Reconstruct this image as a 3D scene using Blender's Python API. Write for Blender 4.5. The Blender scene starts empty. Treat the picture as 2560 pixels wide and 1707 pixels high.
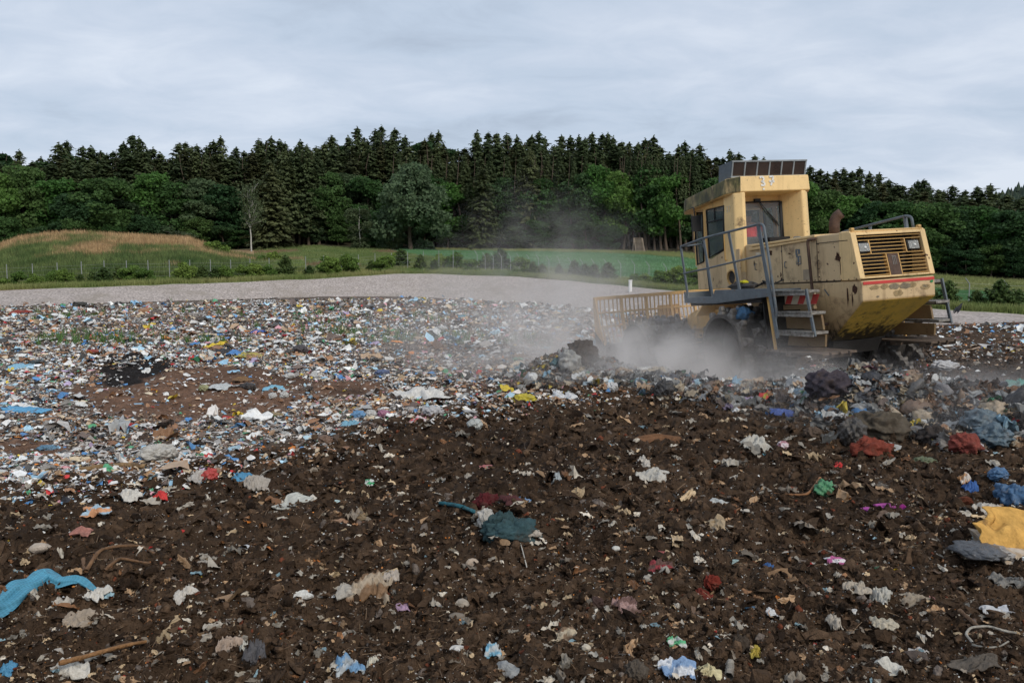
import bpy, bmesh, math, random
import numpy as np
from mathutils import Vector, Matrix
random.seed(7); rng = np.random.default_rng(7)
SC = bpy.context.scene; COL = SC.collection; R = math.radians
# ------------------------------------------------------------------ camera, sky, sun, exposure
F = 1991.0; CX = 1280.0; CY = 853.5; HZ = 690.0; CH = 1.7
TH = math.atan((CY-HZ)/F)
cam = bpy.data.objects.new('camera', bpy.data.cameras.new('camera')); COL.objects.link(cam)
cam.location = (0, 0, CH); cam.rotation_euler = (math.pi/2-TH, 0, 0)
cam.data.sensor_width = 36; cam.data.lens = 36*F/2560; cam.data.clip_end = 3000; cam.data.clip_start = .1
SC.camera = cam
SUN_EL, SUN_AZ = 36, 146            # azimuth clockwise from +Y: behind the camera, to its right
w = bpy.data.worlds.new('World'); SC.world = w; w.use_nodes = True
nt = w.node_tree; N = nt.nodes; L = nt.links
bg = N['Background']; bg.inputs[1].default_value = 0.100
sky = N.new('ShaderNodeTexSky'); sky.sky_type = 'NISHITA'; sky.sun_disc = False
sky.sun_elevation = R(SUN_EL); sky.sun_rotation = R(SUN_AZ); sky.dust_density = 2
tc = N.new('ShaderNodeTexCoord'); sep = N.new('ShaderNodeSeparateXYZ'); L.new(tc.outputs['Generated'], sep.inputs[0])
# clouds on a plane overhead: direction / (z + 0.12)
def wm(op, a, b=None, c=None):
    n = N.new('ShaderNodeMath'); n.operation = op
    for i, q in enumerate((a, b, c)):
        if q is None: continue
        if isinstance(q, (int, float)): n.inputs[i].default_value = q
        else: L.new(q, n.inputs[i])
    return n.outputs[0]
zc = wm('ADD', wm('MAXIMUM', sep.outputs[2], 0.0), 0.16)
cmb = N.new('ShaderNodeCombineXYZ'); L.new(wm('DIVIDE', sep.outputs[0], zc), cmb.inputs[0]); L.new(wm('DIVIDE', sep.outputs[1], zc), cmb.inputs[1])
def wnoise(scale, detail, sx=1, sy=1, off=0, rough=.55, dist=0.0):
    mp = N.new('ShaderNodeMapping'); mp.inputs['Scale'].default_value = (sx, sy, 1); mp.inputs['Location'].default_value = (off, off*.7, 0)
    L.new(cmb.outputs[0], mp.inputs[0]); n = N.new('ShaderNodeTexNoise'); n.inputs['Scale'].default_value = scale
    n.inputs['Detail'].default_value = detail; n.inputs['Roughness'].default_value = rough; n.inputs['Distortion'].default_value = dist
    L.new(mp.outputs[0], n.inputs[0]); return n.outputs[0]
n1 = wnoise(1.1, 6, 1, 1.3, 3.1, .5, .4); n2 = wnoise(3.6, 7, .9, 1.2, 9.4, .62, .6); n3 = wnoise(.45, 2, 1, 1, 5.5)
mixn = wm('ADD', wm('ADD', wm('MULTIPLY', n1, .62), wm('MULTIPLY', n2, .30)), wm('MULTIPLY', n3, .55))
cr = N.new('ShaderNodeValToRGB'); L.new(mixn, cr.inputs[0])
e = cr.color_ramp.elements
e[0].position = .57; e[0].color = (3.5, 4.1, 5.0, 1); e[1].position = .86; e[1].color = (5.6, 6.1, 6.9, 1)
m = e.new(.66); m.color = (4.15, 4.85, 5.85, 1); m = e.new(.745); m.color = (4.7, 5.3, 6.25, 1)
mx = N.new('ShaderNodeMix'); mx.data_type = 'RGBA'; mx.inputs[0].default_value = .93
L.new(sky.outputs[0], mx.inputs['A']); L.new(cr.outputs[0], mx.inputs['B']); L.new(mx.outputs['Result'], bg.inputs[0])
sun = bpy.data.objects.new('sun', bpy.data.lights.new('sun', 'SUN')); COL.objects.link(sun)
sun.data.energy = 1.5; sun.data.angle = R(12); sun.data.color = (1, .93, .82); sun.rotation_euler = (R(90-SUN_EL), 0, R(180-SUN_AZ))
SC.view_settings.view_transform = 'Standard'; SC.view_settings.look = 'None'; SC.view_settings.exposure = .40; SC.view_settings.gamma = 1
SC.cycles.volume_step_rate = 1.5; SC.cycles.volume_max_steps = 160; SC.cycles.volume_bounces = 2

# ------------------------------------------------------------------ numpy helpers
def hash2(ix, iy, s):
    h = (ix.astype(np.int64)*374761393 + iy.astype(np.int64)*668265263 + s*974711) & 0xffffffff
    h = ((h ^ (h >> 13))*1274126177) & 0xffffffff
    return ((h ^ (h >> 16)) & 0xffff)/65535.0
def vn(x, y, s=0):
    ix = np.floor(x); iy = np.floor(y); fx = x-ix; fy = y-iy
    fx = fx*fx*(3-2*fx); fy = fy*fy*(3-2*fy)
    a = hash2(ix, iy, s); b = hash2(ix+1, iy, s); c = hash2(ix, iy+1, s); d = hash2(ix+1, iy+1, s)
    return (a*(1-fx)+b*fx)*(1-fy)+(c*(1-fx)+d*fx)*fy
def fbm(x, y, f, o=4, s=0):
    t = 0; a = 1; n = 0
    for i in range(o):
        t = t+a*vn(x*f+i*17.3, y*f-i*9.1, s+i); n += a; a *= .5; f *= 2.03
    return t/n-.5
def sstep(a, b, x):
    t = np.clip((x-a)/(b-a), 0, 1); return t*t*(3-2*t)
def slope(v):                                  # z/y of a pixel row
    b = (CY-v)/F; return (-math.sin(TH)+b*math.cos(TH))/(math.cos(TH)+b*math.sin(TH))
def xratio(u, v):
    b = (CY-v)/F; return ((u-CX)/F)/(math.cos(TH)+b*math.sin(TH))
# ------------------------------------------------------------------ terrain: heights from knots along each bearing
KU = np.array([-700, 0, 250, 550, 700, 800, 950, 1050, 1300, 1500, 1700, 2100, 2350, 2560, 3200], float)
KN = {
 'A': ([45,45,46,50,54,56,57,58,52,44,36,30,27,26,26], [768,765,757,748,744,742,741,742,757,775,790,812,812,804,800]),
 'B': ([50,50,50,54,58,61,64,65,60,52,45,38,34,33,33], [735,727,718,707,701,697,687,684,692,710,728,752,773,787,795]),
 'C': ([55,55,55,59,63,66,69,71,66,58,51,45,40,40,40], [724,716,707,697,690,684,678,674,684,700,718,745,764,777,785]),
 'H': ([84,84,84,84,76,78,80,78,72,66,58,51,46,46,46], [640,622,596,630,668,660,656,666,676,693,711,741,762,771,779]),
 'D': ([108,110,113,122,127,127,128,92,82,75,66,60,52,50,50], [648,647,643,627,616,616,622,640,668,687,704,736,757,765,772]),
 'E': ([109,111,114,123,128,128,129,126,121,118,112,105,95,90,90], [648,646.5,642.5,626.5,615.5,615.5,621.5,625,629,632,644,698,724,735,740]),
 'F': ([110,112,115,124,129,129,130,130,130,128,125,122,120,115,115], [648,646,642,626,615,615,621,624,628,629.5,634,672,689,703,710]),
}
KO = ['A','B','C','H','D','E','F']
hu = np.array([-700, -60, 0, 60, 150, 326, 479, 566, 640, 700]); hv = np.array([660, 640, 625, 604, 595, 599, 606, 640, 662, 668])
def knots(u):
    ys = [np.full_like(u, .9)]; zs = [np.zeros_like(u)]
    for k in KO:
        yk = np.interp(u, KU, KN[k][0]); vk = np.interp(u, KU, KN[k][1])
        if k == 'H': vk = np.where(u < 700, np.interp(u, hu, hv), vk)
        if k == 'B': vk = vk + 2.0*(vn(u/55, u*0, 4)-.5)
        ys.append(yk); zs.append(CH+slope(vk)*yk)
    ys.append(ys[-1]+30); zs.append(zs[-1]+5.5); ys.append(np.full_like(u, 460.)); zs.append(zs[-1]+22)
    return ys, zs
SB = [(-900,1300),(-200,1240),(0,1222),(200,1205),(430,1190),(560,1150),(700,1120),(850,1085),(1000,1040),(1150,1005),(1300,985),(1420,962),(1700,945),(1900,900),(2000,880),(3300,860)]
SBu = np.array([a for a, b in SB], float); SBv = np.array([b for a, b in SB], float)
MACH_P = (5.361, 13.869, -.161); MACH_R = (R(-3.433), R(1.897), R(108.82))
MM = (Matrix.Translation(MACH_P) @ Matrix.Rotation(MACH_R[2], 4, 'Z') @ Matrix.Rotation(MACH_R[1], 4, 'Y') @ Matrix.Rotation(MACH_R[0], 4, 'X'))
MI = np.array(MM.inverted())
HEAP = [(1330,13.6,.12,.5),(1420,13.6,.50,.55),(1500,13.4,.22,.5),(1570,12.7,.12,.5),(1650,12.2,.14,.5),(1740,11.9,.10,.5),(1840,11.5,.02,.5),(1930,11.2,.08,.5),(2000,10.9,.16,.5),(2080,9.9,.20,.5),(2160,9.3,.62,.5),(2250,9.1,.20,.5),(2350,9.0,.18,.5),(2450,8.9,.26,.5),(2560,8.5,.24,.5),(2680,8.2,.3,.6)]
def seamuv(x, y, z=0.0):
    y = np.maximum(y, .3); return CX+F*x/y, HZ+F*(CH-z)/y
def gz(x, y, detail=True):
    x = np.asarray(x, float); y = np.maximum(np.asarray(y, float), .9)
    u = CX+F*x/y*.998
    ys, zs = knots(u)
    z = zs[0]+0*y
    for i in range(len(ys)-1):
        t = np.clip((y-ys[i])/(ys[i+1]-ys[i]), 0, 1)
        if i == 0: t = np.where(t > 0, sstep(.3, 1, t), 0)
        z = np.where(y >= ys[i], zs[i]*(1-t)+zs[i+1]*t, z)
    land = 1-sstep(-1.5, .5, y-ys[1])
    hill = sstep(ys[3]-2, ys[3]+8, y)*(1-sstep(ys[4]+10, ys[4]+22, y))*(u < 720)
    z = z+.5*fbm(x, y, .09, 4, 21)*hill*1.0 + (1-land)*sstep(ys[2], ys[2]+3, y)*.25*fbm(x, y, .2, 4, 33)
    su, sv = seamuv(x, y)
    lim = np.interp(su, SBu, SBv)
    soil = sstep(-22, 22, sv-lim+70*fbm(x, y, .7, 3, 5))
    z = z+land*(.13*soil-.05)
    z = z+land*(.30*fbm(x, y, .16, 3, 11)*sstep(4, 12, y)+.16*fbm(x, y, .7, 3, 12))
    for hu_, hy, hh, hs in HEAP:
        hx = (hu_-CX)/F*hy
        z = z+land*hh*np.exp(-((x-hx)**2/(hs*1.3)**2+(y-hy)**2/(hs*.9)**2))*.62
    # packed ground under the machine follows its wheels
    P = MI[:3, 0:1]*x.ravel()+MI[:3, 1:2]*y.ravel()+MI[:3, 3:4]
    lx = P[0].reshape(x.shape); ly = P[1].reshape(x.shape)
    mk = np.exp(-(np.maximum(np.abs(lx-1.7)-2.6, 0)**2+np.maximum(np.abs(ly)-1.6, 0)**2)/.5)
    pz = MM[2][3]-(MI[2][0]*(x-MACH_P[0])+MI[2][1]*(y-MACH_P[1]))/MI[2][2]-.02-.2*sstep(1, 3.3, lx)
    z = z*(1-mk)+pz*mk+mk*.1*fbm(x, y, 1.2, 3, 12)
    if detail:
        nr = land*(.45+.55*soil)
        z = z+nr*(.17*fbm(x, y, 2.3, 3, 41)-.15*np.abs(fbm(x, y, 6, 3, 42))+.115*(fbm(x, y, 13, 3, 43))+.040*fbm(x, y, 42, 2, 44))
        z = z+(1-land)*(1-sstep(ys[2]-1, ys[2], y))*.05*fbm(x, y, 3, 3, 45)
    return z
def ground_at(u, v):                            # where the line of sight of a photo point meets the ground
    sl = slope(v); xr = xratio(u, v)
    yy = np.geomspace(1.2, 150, 2500); zz = gz(xr*yy, yy, False); g = CH+sl*yy
    k = np.argmax(zz >= g); k = k if k > 0 else 600
    y = yy[k]; return xr*y, y, float(gz(np.array([xr*y]), np.array([y]))[0])
# ------------------------------------------------------------------ materials
def mat(name, col, rough=.7, metal=0, var=.25, scale=6, attr=None, bump=0, bscale=40, dirt=None, dirtamt=.5, dscale=3, spec=.3, objrand=0, trans=0, coords='Object', alpha=1):
    m = bpy.data.materials.new(name); m.use_nodes = True; nt = m.node_tree; N = nt.nodes; L = nt.links
    b = N['Principled BSDF']; b.inputs['Roughness'].default_value = rough; b.inputs['Metallic'].default_value = metal
    b.inputs['Specular IOR Level'].default_value = spec
    tc = N.new('ShaderNodeTexCoord'); co = tc.outputs[coords]
    def noise(s, d=5, r=.6):
        n = N.new('ShaderNodeTexNoise'); n.inputs['Scale'].default_value = s; n.inputs['Detail'].default_value = d; n.inputs['Roughness'].default_value = r; L.new(co, n.inputs[0]); return n.outputs[0]
    def ramp(src, a, b_, c0=0., c1=1.):
        r = N.new('ShaderNodeMapRange'); L.new(src, r.inputs[0]); r.inputs[1].default_value = a; r.inputs[2].default_value = b_; r.inputs[3].default_value = c0; r.inputs[4].default_value = c1; return r.outputs[0]
    def mixc(f, a, bb, mode='MIX'):
        x = N.new('ShaderNodeMix'); x.data_type = 'RGBA'; x.blend_type = mode
        if isinstance(f, float): x.inputs[0].default_value = f
        else: L.new(f, x.inputs[0])
        for nm, q in (('A', a), ('B', bb)):
            if isinstance(q, tuple): x.inputs[nm].default_value = (*q, 1)
            else: L.new(q, x.inputs[nm])
        return x.outputs['Result']
    if attr:
        a = N.new('ShaderNodeAttribute'); a.attribute_name = attr; c = a.outputs['Color']
    else: c = mixc(0.0, col, col)
    if var: 
        h = N.new('ShaderNodeHueSaturation'); L.new(c, h.inputs['Color']); L.new(ramp(noise(scale), .3, .7, 1-var, 1+var), h.inputs['Value']); c = h.outputs[0]
    if objrand:
        oi = N.new('ShaderNodeObjectInfo'); h = N.new('ShaderNodeHueSaturation'); L.new(c, h.inputs['Color'])
        L.new(ramp(oi.outputs['Random'], 0, 1, 1-objrand, 1+objrand), h.inputs['Value'])
        L.new(ramp(oi.outputs['Random'], 0, 1, .515, .478), h.inputs['Hue']); c = h.outputs[0]
    if dirt:
        c = mixc(ramp(noise(dscale, 8, .68), .62-dirtamt*.25, .70, 0, .92), c, dirt)
    L.new(c, b.inputs['Base Color'])
    if bump:
        bp = N.new('ShaderNodeBump'); bp.inputs['Strength'].default_value = bump; bp.inputs['Distance'].default_value = .03; L.new(noise(bscale, 4), bp.inputs['Height']); L.new(bp.outputs[0], b.inputs['Normal'])
    if trans:
        tl = N.new('ShaderNodeBsdfTranslucent'); L.new(c, tl.inputs[0]); ms = N.new('ShaderNodeMixShader'); ms.inputs[0].default_value = trans
        L.new(b.outputs[0], ms.inputs[1]); L.new(tl.outputs[0], ms.inputs[2]); L.new(ms.outputs[0], N['Material Output'].inputs[0])
    if alpha < 1:
        tr = N.new('ShaderNodeBsdfTransparent'); ms = N.new('ShaderNodeMixShader'); ms.inputs[0].default_value = alpha
        L.new(tr.outputs[0], ms.inputs[1]); L.new(b.outputs[0], ms.inputs[2]); L.new(ms.outputs[0], N['Material Output'].inputs[0])
    m['c'] = 1
    return m
M = {}
M['soil'] = mat('soil', (.04,.03,.02), .85, attr='Col', var=.45, scale=11, bump=1, bscale=55, spec=.10)
M['gravel'] = mat('gravel', (.37,.32,.29), .95, var=.7, scale=9, bump=1, bscale=12, dirt=(.27,.23,.19), dirtamt=.6, dscale=.5)
M['meadow'] = mat('meadow', (.09,.12,.04), .9, attr='Col', var=.35, scale=1.5, bump=.5, bscale=6)
M['crop'] = mat('crop', (.075,.15,.065), .9, attr='Col', var=.16, scale=1.2, bump=.4, bscale=8)
M['litter'] = mat('litter', (.5,.5,.5), .45, attr='Col', var=.18, scale=30, dirt=(.10,.07,.05), dirtamt=.1, dscale=7, spec=.22, bump=.35, bscale=60)
M['clod'] = mat('clod', (.04,.03,.02), .85, attr='Col', var=.45, scale=25, bump=.8, bscale=60, spec=.08)
M['grass'] = mat('grass', (.1,.12,.04), .7, attr='Col', var=.2, scale=2)
M['bark'] = mat('bark', (.10,.075,.055), .9, var=.4, scale=4)
M['birchbark'] = mat('birch_bark', (.42,.41,.37), .8, var=.3, scale=3, dirt=(.06,.05,.045), dirtamt=.2, dscale=2)
LEAF = {'oak': (.060,.122,.036), 'deep': (.046,.096,.036), 'bright': (.086,.18,.042), 'pale': (.085,.135,.07), 'spruce': (.085,.115,.050), 'olive': (.07,.078,.034), 'larch': (.085,.105,.045), 'birch': (.095,.125,.06), 'pine': (.095,.15,.045), 'shrub': (.13,.21,.045), 'blue': (.075,.118,.055)}
for k, c in LEAF.items(): M['leaf_'+k] = mat('leaf_'+k, c, .65, var=.38, scale=.55, objrand=.22, trans=.32, spec=.2)
# ------------------------------------------------------------------ mesh helpers
def npmesh(name, V, Fc, cols=None, material=None, smooth=False, parent=None, link=True):
    V = np.asarray(V, np.float32); Fc = np.asarray(Fc, np.int32); k = Fc.shape[1]
    me = bpy.data.meshes.new(name); me.vertices.add(len(V)); me.vertices.foreach_set('co', V.ravel())
    me.loops.add(Fc.size); me.loops.foreach_set('vertex_index', Fc.ravel())
    me.polygons.add(len(Fc)); me.polygons.foreach_set('loop_start', np.arange(0, Fc.size, k, dtype=np.int32))
    me.polygons.foreach_set('loop_total', np.full(len(Fc), k, np.int32))
    me.polygons.foreach_set('use_smooth', np.full(len(Fc), smooth, bool))
    me.update(calc_edges=True); me.validate()
    if cols is not None:
        a = me.color_attributes.new('Col', 'FLOAT_COLOR', 'POINT'); c4 = np.ones((len(V), 4), np.float32); c4[:, :3] = cols; a.data.foreach_set('color', c4.ravel())
    if material: me.materials.append(material)
    if not link: return me
    o = bpy.data.objects.new(name, me); COL.objects.link(o)
    if parent: o.parent = parent
    return o
def rots(n, yaw=None, tilt=.5, rg=None):
    rg = rg or rng
    a = rg.uniform(0, 2*np.pi, n) if yaw is None else yaw; b = rg.normal(0, tilt, n); c = rg.normal(0, tilt, n)
    ca, sa, cb, sb, cc, sc = np.cos(a), np.sin(a), np.cos(b), np.sin(b), np.cos(c), np.sin(c)
    Rm = np.empty((n, 3, 3))
    Rm[:,0,0]=ca*cb; Rm[:,0,1]=ca*sb*sc-sa*cc; Rm[:,0,2]=ca*sb*cc+sa*sc
    Rm[:,1,0]=sa*cb; Rm[:,1,1]=sa*sb*sc+ca*cc; Rm[:,1,2]=sa*sb*cc-ca*sc
    Rm[:,2,0]=-sb; Rm[:,2,1]=cb*sc; Rm[:,2,2]=cb*cc
    return Rm
def scatter(tv, tf, P, Rm, S):                  # copies of one small template baked into one mesh (for uncountable stuff)
    n = len(P); S = np.asarray(S); S = S[:, None]*np.ones(3) if S.ndim == 1 else S
    V = np.einsum('nij,nkj->nki', Rm, tv[None]*S[:, None, :])+P[:, None, :]
    Fc = tf[None]+(np.arange(n)*len(tv))[:, None, None]
    return V.reshape(-1, 3), Fc.reshape(-1, tf.shape[1])
def tag(o, label=None, cat=None, group=None, kind=None):
    if label: o['label'] = label
    if cat: o['category'] = cat
    if group: o['group'] = group
    if kind: o['kind'] = kind
    return o
def grid_faces(nr, nc):
    i = np.arange((nr-1)*(nc-1)); r = i//(nc-1); c = i % (nc-1); a = r*nc+c
    return np.stack([a, a+1, a+nc+1, a+nc], 1)
# ------------------------------------------------------------------ terrain sheets
us = np.concatenate([np.linspace(-1900, -120, 90, endpoint=False), np.linspace(-120, 2680, 1120), np.linspace(2680, 4400, 90)[1:]])
def sheet(name, ka, kb, nrows, material, colf, umin=None, umax=None, logy=False):
    u = us.copy()
    if umin is not None: u = u[(u >= umin)]
    if umax is not None: u = u[(u <= umax)]
    ys, zs = knots(u); t = np.linspace(0, 1, nrows)[:, None]
    ya, yb = ys[ka][None], ys[kb][None]
    Y = ya*(yb/ya)**t if logy else ya+(yb-ya)*t
    X = (u[None]-CX)/F/.998*Y
    Z = gz(X, Y)
    return npmesh(name, np.stack([X, Y, Z], 2).reshape(-1, 3), grid_faces(nrows, len(u)), colf(X, Y, Z).reshape(-1, 3), material, True)
def lerp3(a, b, t): return np.asarray(a)*(1-t[..., None])+np.asarray(b)*t[..., None]
PATCH = [(470,968,380,70,'b'),(600,930,120,30,'b'),(330,905,110,30,'k'),(300,935,70,18,'k'),(860,950,120,25,'b'),(60,1115,110,22,'b')]
def patchmask(su, sv, x, y, kind):
    t = np.zeros_like(su)
    for a, b, c, d, k in PATCH:
        if k == kind: t = np.maximum(t, 1-np.sqrt(((su-a)/c)**2+((sv-b)/d)**2))
    return sstep(0, .35, t+.5*fbm(x, y, .8, 3, 61))*(t > -.6)
def landcol(X, Y, Z):
    su, sv = seamuv(X, Y); lim = np.interp(su, SBu, SBv)
    soil = sstep(-22, 22, sv-lim+70*fbm(X, Y, .7, 3, 5))
    n = fbm(X, Y, 1.3, 4, 71)+.5; n2 = fbm(X, Y, 9, 4, 72)+.5
    big = np.clip(fbm(X, Y, .28, 4, 75)*2+.5, 0, 1); dark = lerp3((.020,.0125,.008), (.112,.071,.044), np.clip(n*.5+n2*.8-.28+.35*(big-.4), 0, 1))
    lit = lerp3((.07,.048,.036), (.24,.20,.17), np.clip(n2*1.5-.3, 0, 1))
    c = lit*(1-soil[..., None])+dark*soil[..., None]
    b = patchmask(su, sv, X, Y, 'b')*(1-soil); c = c*(1-b[..., None])+lerp3((.11,.060,.038), (.23,.135,.088), n2)*b[..., None]
    k = patchmask(su, sv, X, Y, 'k')*(1-soil); c = c*(1-k[..., None])+np.array((.018,.014,.012))*k[..., None]
    r = sstep(1700, 1950, su)*(1-soil)*(sv < 960); c = c*(1-r[..., None])+dark*r[..., None]*1.25
    return c
tag(sheet('landfill_ground', 0, 1, 950, M['soil'], landcol, logy=True), kind='structure')
one = lambda c: (lambda X, Y, Z: np.ones(X.shape+(3,))*np.array(c))
tag(sheet('gravel_bank', 1, 2, 60, M['gravel'], one((.4,.36,.33))), kind='structure')
def meadcol(X, Y, Z):
    u = CX+F*X/Y; n = np.clip(fbm(X, Y, .12, 4, 81)*1.8+.5, 0, 1); n2 = np.clip(fbm(X, Y, .5, 4, 82)*1.6+.5, 0, 1)
    g = lerp3((.075,.125,.03), (.17,.20,.07), n2); o = lerp3((.16,.11,.06), (.22,.15,.09), n2)
    mk = sstep(.62, .8, n)*(u < 1400); return g*(1-mk[..., None])+o*mk[..., None]
tag(sheet('meadow', 2, 3, 26, M['meadow'], meadcol), kind='structure')
def hillcol(X, Y, Z):
    n = fbm(X, Y, .16, 4, 83); n2 = np.clip(fbm(X, Y, .7, 4, 84)*1.6+.5, 0, 1); u = CX+F*X/Y
    zt = (Z-1.2)/3.8
    mk = sstep(.52, .86, zt+1.5*n+.6*fbm(X, Y, .8, 3, 88))*(u < 760)
    g = lerp3((.030,.062,.014), (.115,.145,.048), n2); o = lerp3((.22,.14,.065), (.38,.26,.14), np.clip(fbm(X, Y, 1.6, 3, 87)*2+.5, 0, 1))
    far = sstep(640, 740, u)[..., None]; g2 = meadcol(X, Y, Z)
    return (g*(1-mk[..., None])+o*mk[..., None])*(1-far)+g2*far
tag(sheet('grassy_hill', 3, 4, 110, M['meadow'], hillcol, umax=745), kind='structure')
tag(sheet('hillside', 4, 5, 40, M['meadow'], hillcol, umax=745), kind='structure')
tag(sheet('meadow', 3, 5, 90, M['meadow'], meadcol, umin=742), kind='structure')
def cropcol(X, Y, Z): return lerp3((.075,.175,.075), (.11,.23,.095), np.clip(fbm(X, Y, .12, 3, 85)*1.6+.5, 0, 1))
tag(sheet('crop_field', 5, 6, 70, M['crop'], cropcol), kind='structure')
def palecol(X, Y, Z): return lerp3((.16,.19,.065), (.25,.26,.10), np.clip(fbm(X, Y, .3, 3, 86)*1.6+.5, 0, 1))
tag(sheet('pale_meadow', 6, 7, 14, M['meadow'], palecol), kind='structure')
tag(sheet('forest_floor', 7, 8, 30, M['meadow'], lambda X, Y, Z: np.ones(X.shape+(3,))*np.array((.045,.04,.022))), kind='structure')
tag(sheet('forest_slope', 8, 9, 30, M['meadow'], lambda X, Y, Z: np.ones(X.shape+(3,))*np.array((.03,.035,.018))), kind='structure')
bs = npmesh('ground', [(-2500,-2500,-1.6),(2500,-2500,-1.6),(2500,2500,-1.6),(-2500,2500,-1.6)], [[0,1,2,3]], np.ones((4,3))*.06, M['meadow']); tag(bs, kind='structure')
# far wooded hill on the right
def farhill():
    n = 60; X, Y = np.meshgrid(np.linspace(150, 900, n), np.linspace(430, 900, n))
    Z = 92*np.exp(-((X-560)/210)**2-((Y-680)/190)**2)+6*fbm(X, Y, .01, 3, 91)-1
    o = npmesh('hills', np.stack([X, Y, Z], 2).reshape(-1, 3), grid_faces(n, n), np.ones((n*n, 3))*np.array((.03,.045,.03)), M['meadow'], True); tag(o, kind='structure')
    k = 5000; x = rng.uniform(250, 800, k); y = rng.uniform(430, 720, k); z = 92*np.exp(-((x-560)/210)**2-((y-680)/190)**2)
    tv = []; tf = []
    for i in range(3):
        z0 = i*.28; r = .32-.08*i
        b = len(tv); tv += [(r*math.cos(a), r*math.sin(a), z0) for a in np.arange(6)*math.pi/3]+[(0, 0, z0+.45)]; tf += [(b+j, b+(j+1) % 6, b+6) for j in range(6)]
    V, Fc = scatter(np.array(tv), np.array(tf), np.stack([x, y, z-1], 1), rots(k, tilt=.03), rng.uniform(10, 19, k))
    c = np.repeat(rng.uniform(.7, 1.3, k), len(tv))[:, None]*np.array((.03,.05,.03))
    tag(npmesh('distant_wood', V, Fc, c, M['grass']), 'far wooded hill fading at the right edge', 'wood', kind='stuff')
farhill()
# ------------------------------------------------------------------ trees
def quads_at(P, size, rg, flat=0.0, aspect=1.0):
    n = len(P); Rm = rots(n, tilt=1.2 if flat == 0 else flat, rg=rg)
    t = np.array([(-.5,-.5*aspect,0),(.5,-.42*aspect,.12),(.42,.5*aspect,0),(-.45,.4*aspect,.1)])
    return scatter(t, np.array([[0,1,2,3]]), P, Rm, size)
def tubes(paths):                               # list of [(point, radius)...] -> one mesh
    V = []; Fc = []
    for path in paths:
        b = len(V); k = 6
        for i, (p, r) in enumerate(path):
            p = np.array(p, float); q = np.array(path[min(i+1, len(path)-1)][0], float)-np.array(path[max(i-1, 0)][0], float)
            q /= np.linalg.norm(q)+1e-9; s = np.cross(q, (0, 0, 1) if abs(q[2]) < .9 else (1, 0, 0)); s /= np.linalg.norm(s); t = np.cross(q, s)
            for j in range(k): a = j*2*math.pi/k; V.append(p+r*(math.cos(a)*s+math.sin(a)*t))
        for i in range(len(path)-1):
            for j in range(k): Fc.append((b+i*k+j, b+i*k+(j+1) % k, b+(i+1)*k+(j+1) % k, b+(i+1)*k+j))
    return np.array(V), np.array(Fc)
def trunk_mesh(H, r, rg, limbs=0, top=.95, material='bark', crown0=.3, cr=3):
    paths = []; pts = []; x = y = 0
    for i in range(7): pts.append(((x, y, H*top*i/6), r*(1-.88*i/6))); x += rg.normal(0, .012*H); y += rg.normal(0, .012*H)
    pts[0] = ((0, 0, -.5), r*1.25); paths.append(pts)
    for i in range(limbs):
        z = H*rg.uniform(crown0, .85); a = rg.uniform(0, 6.28); l = cr*rg.uniform(.5, .9); k = z/(H*top)*6; j = int(k); b = np.array(pts[min(j, 6)][0])
        b = (b[0], b[1], z); paths.append([(b, r*.35), ((b[0]+l*.5*math.cos(a), b[1]+l*.5*math.sin(a), z+l*.35), r*.22), ((b[0]+l*math.cos(a), b[1]+l*math.sin(a), z+l*.8), r*.06)])
    V, Fc = tubes(paths); return npmesh('trunk', V, Fc, None, M[material], True, link=False)
def spruce_mesh(seed, Rb=2.7, H=20, z0=.16, leaf='leaf_spruce', droop=.35, dens=1., q=.5, gap=.0):
    rg = np.random.default_rng(seed); P = []; nw = int(46*dens)
    for w_ in range(nw):
        t = w_/(nw-1); z = H*(z0+(1-z0)*t)
        rr = Rb*(1-t)**.66*rg.uniform(.7, 1.18)+.22; nb = int(6+6*(1-t))
        for k in range(nb):
            a = rg.uniform(0, 6.28); l = rr*rg.uniform(.65, 1.12)
            if rg.random() < gap: continue
            m_ = max(3, int(l/.24)); f = np.linspace(.15, 1, m_)
            dz = -droop*l*f+ .22*l*f**2+ (.25*l*f*t)
            wdt = .10+.16*l*(1-f)
            for rep in range(3 if t > .55 else 2):
                P.append(np.stack([l*f*math.cos(a)+rg.normal(0, 1, m_)*wdt, l*f*math.sin(a)+rg.normal(0, 1, m_)*wdt, z+dz-rg.uniform(0, .3, m_)*(1-t*.7)], 1))
    P.append(np.stack([rg.normal(0, .06, 12), rg.normal(0, .06, 12), np.linspace(H*.955, H*1.03, 12)], 1))
    P = np.concatenate(P); n = len(P); t = P[:, 2]/H
    S = np.stack([rg.uniform(.3, .7, n)*q/.5, rg.uniform(.18, .42, n)*q/.5, rg.uniform(.3, .6, n)], 1)*(1.15-.45*np.clip(t, 0, 1))[:, None]
    V, Fc = scatter(np.array([(-.5,-.5,.35),(.5,-.42,-.45),(.55,.5,-.5),(-.45,.4,.42)]), np.array([[0,1,2,3]]), P, rots(n, yaw=np.arctan2(P[:, 1], P[:, 0])+rg.normal(0, .45, n), tilt=.32, rg=rg), S)
    return npmesh('crown', V, Fc, None, M[leaf], link=False)
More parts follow.
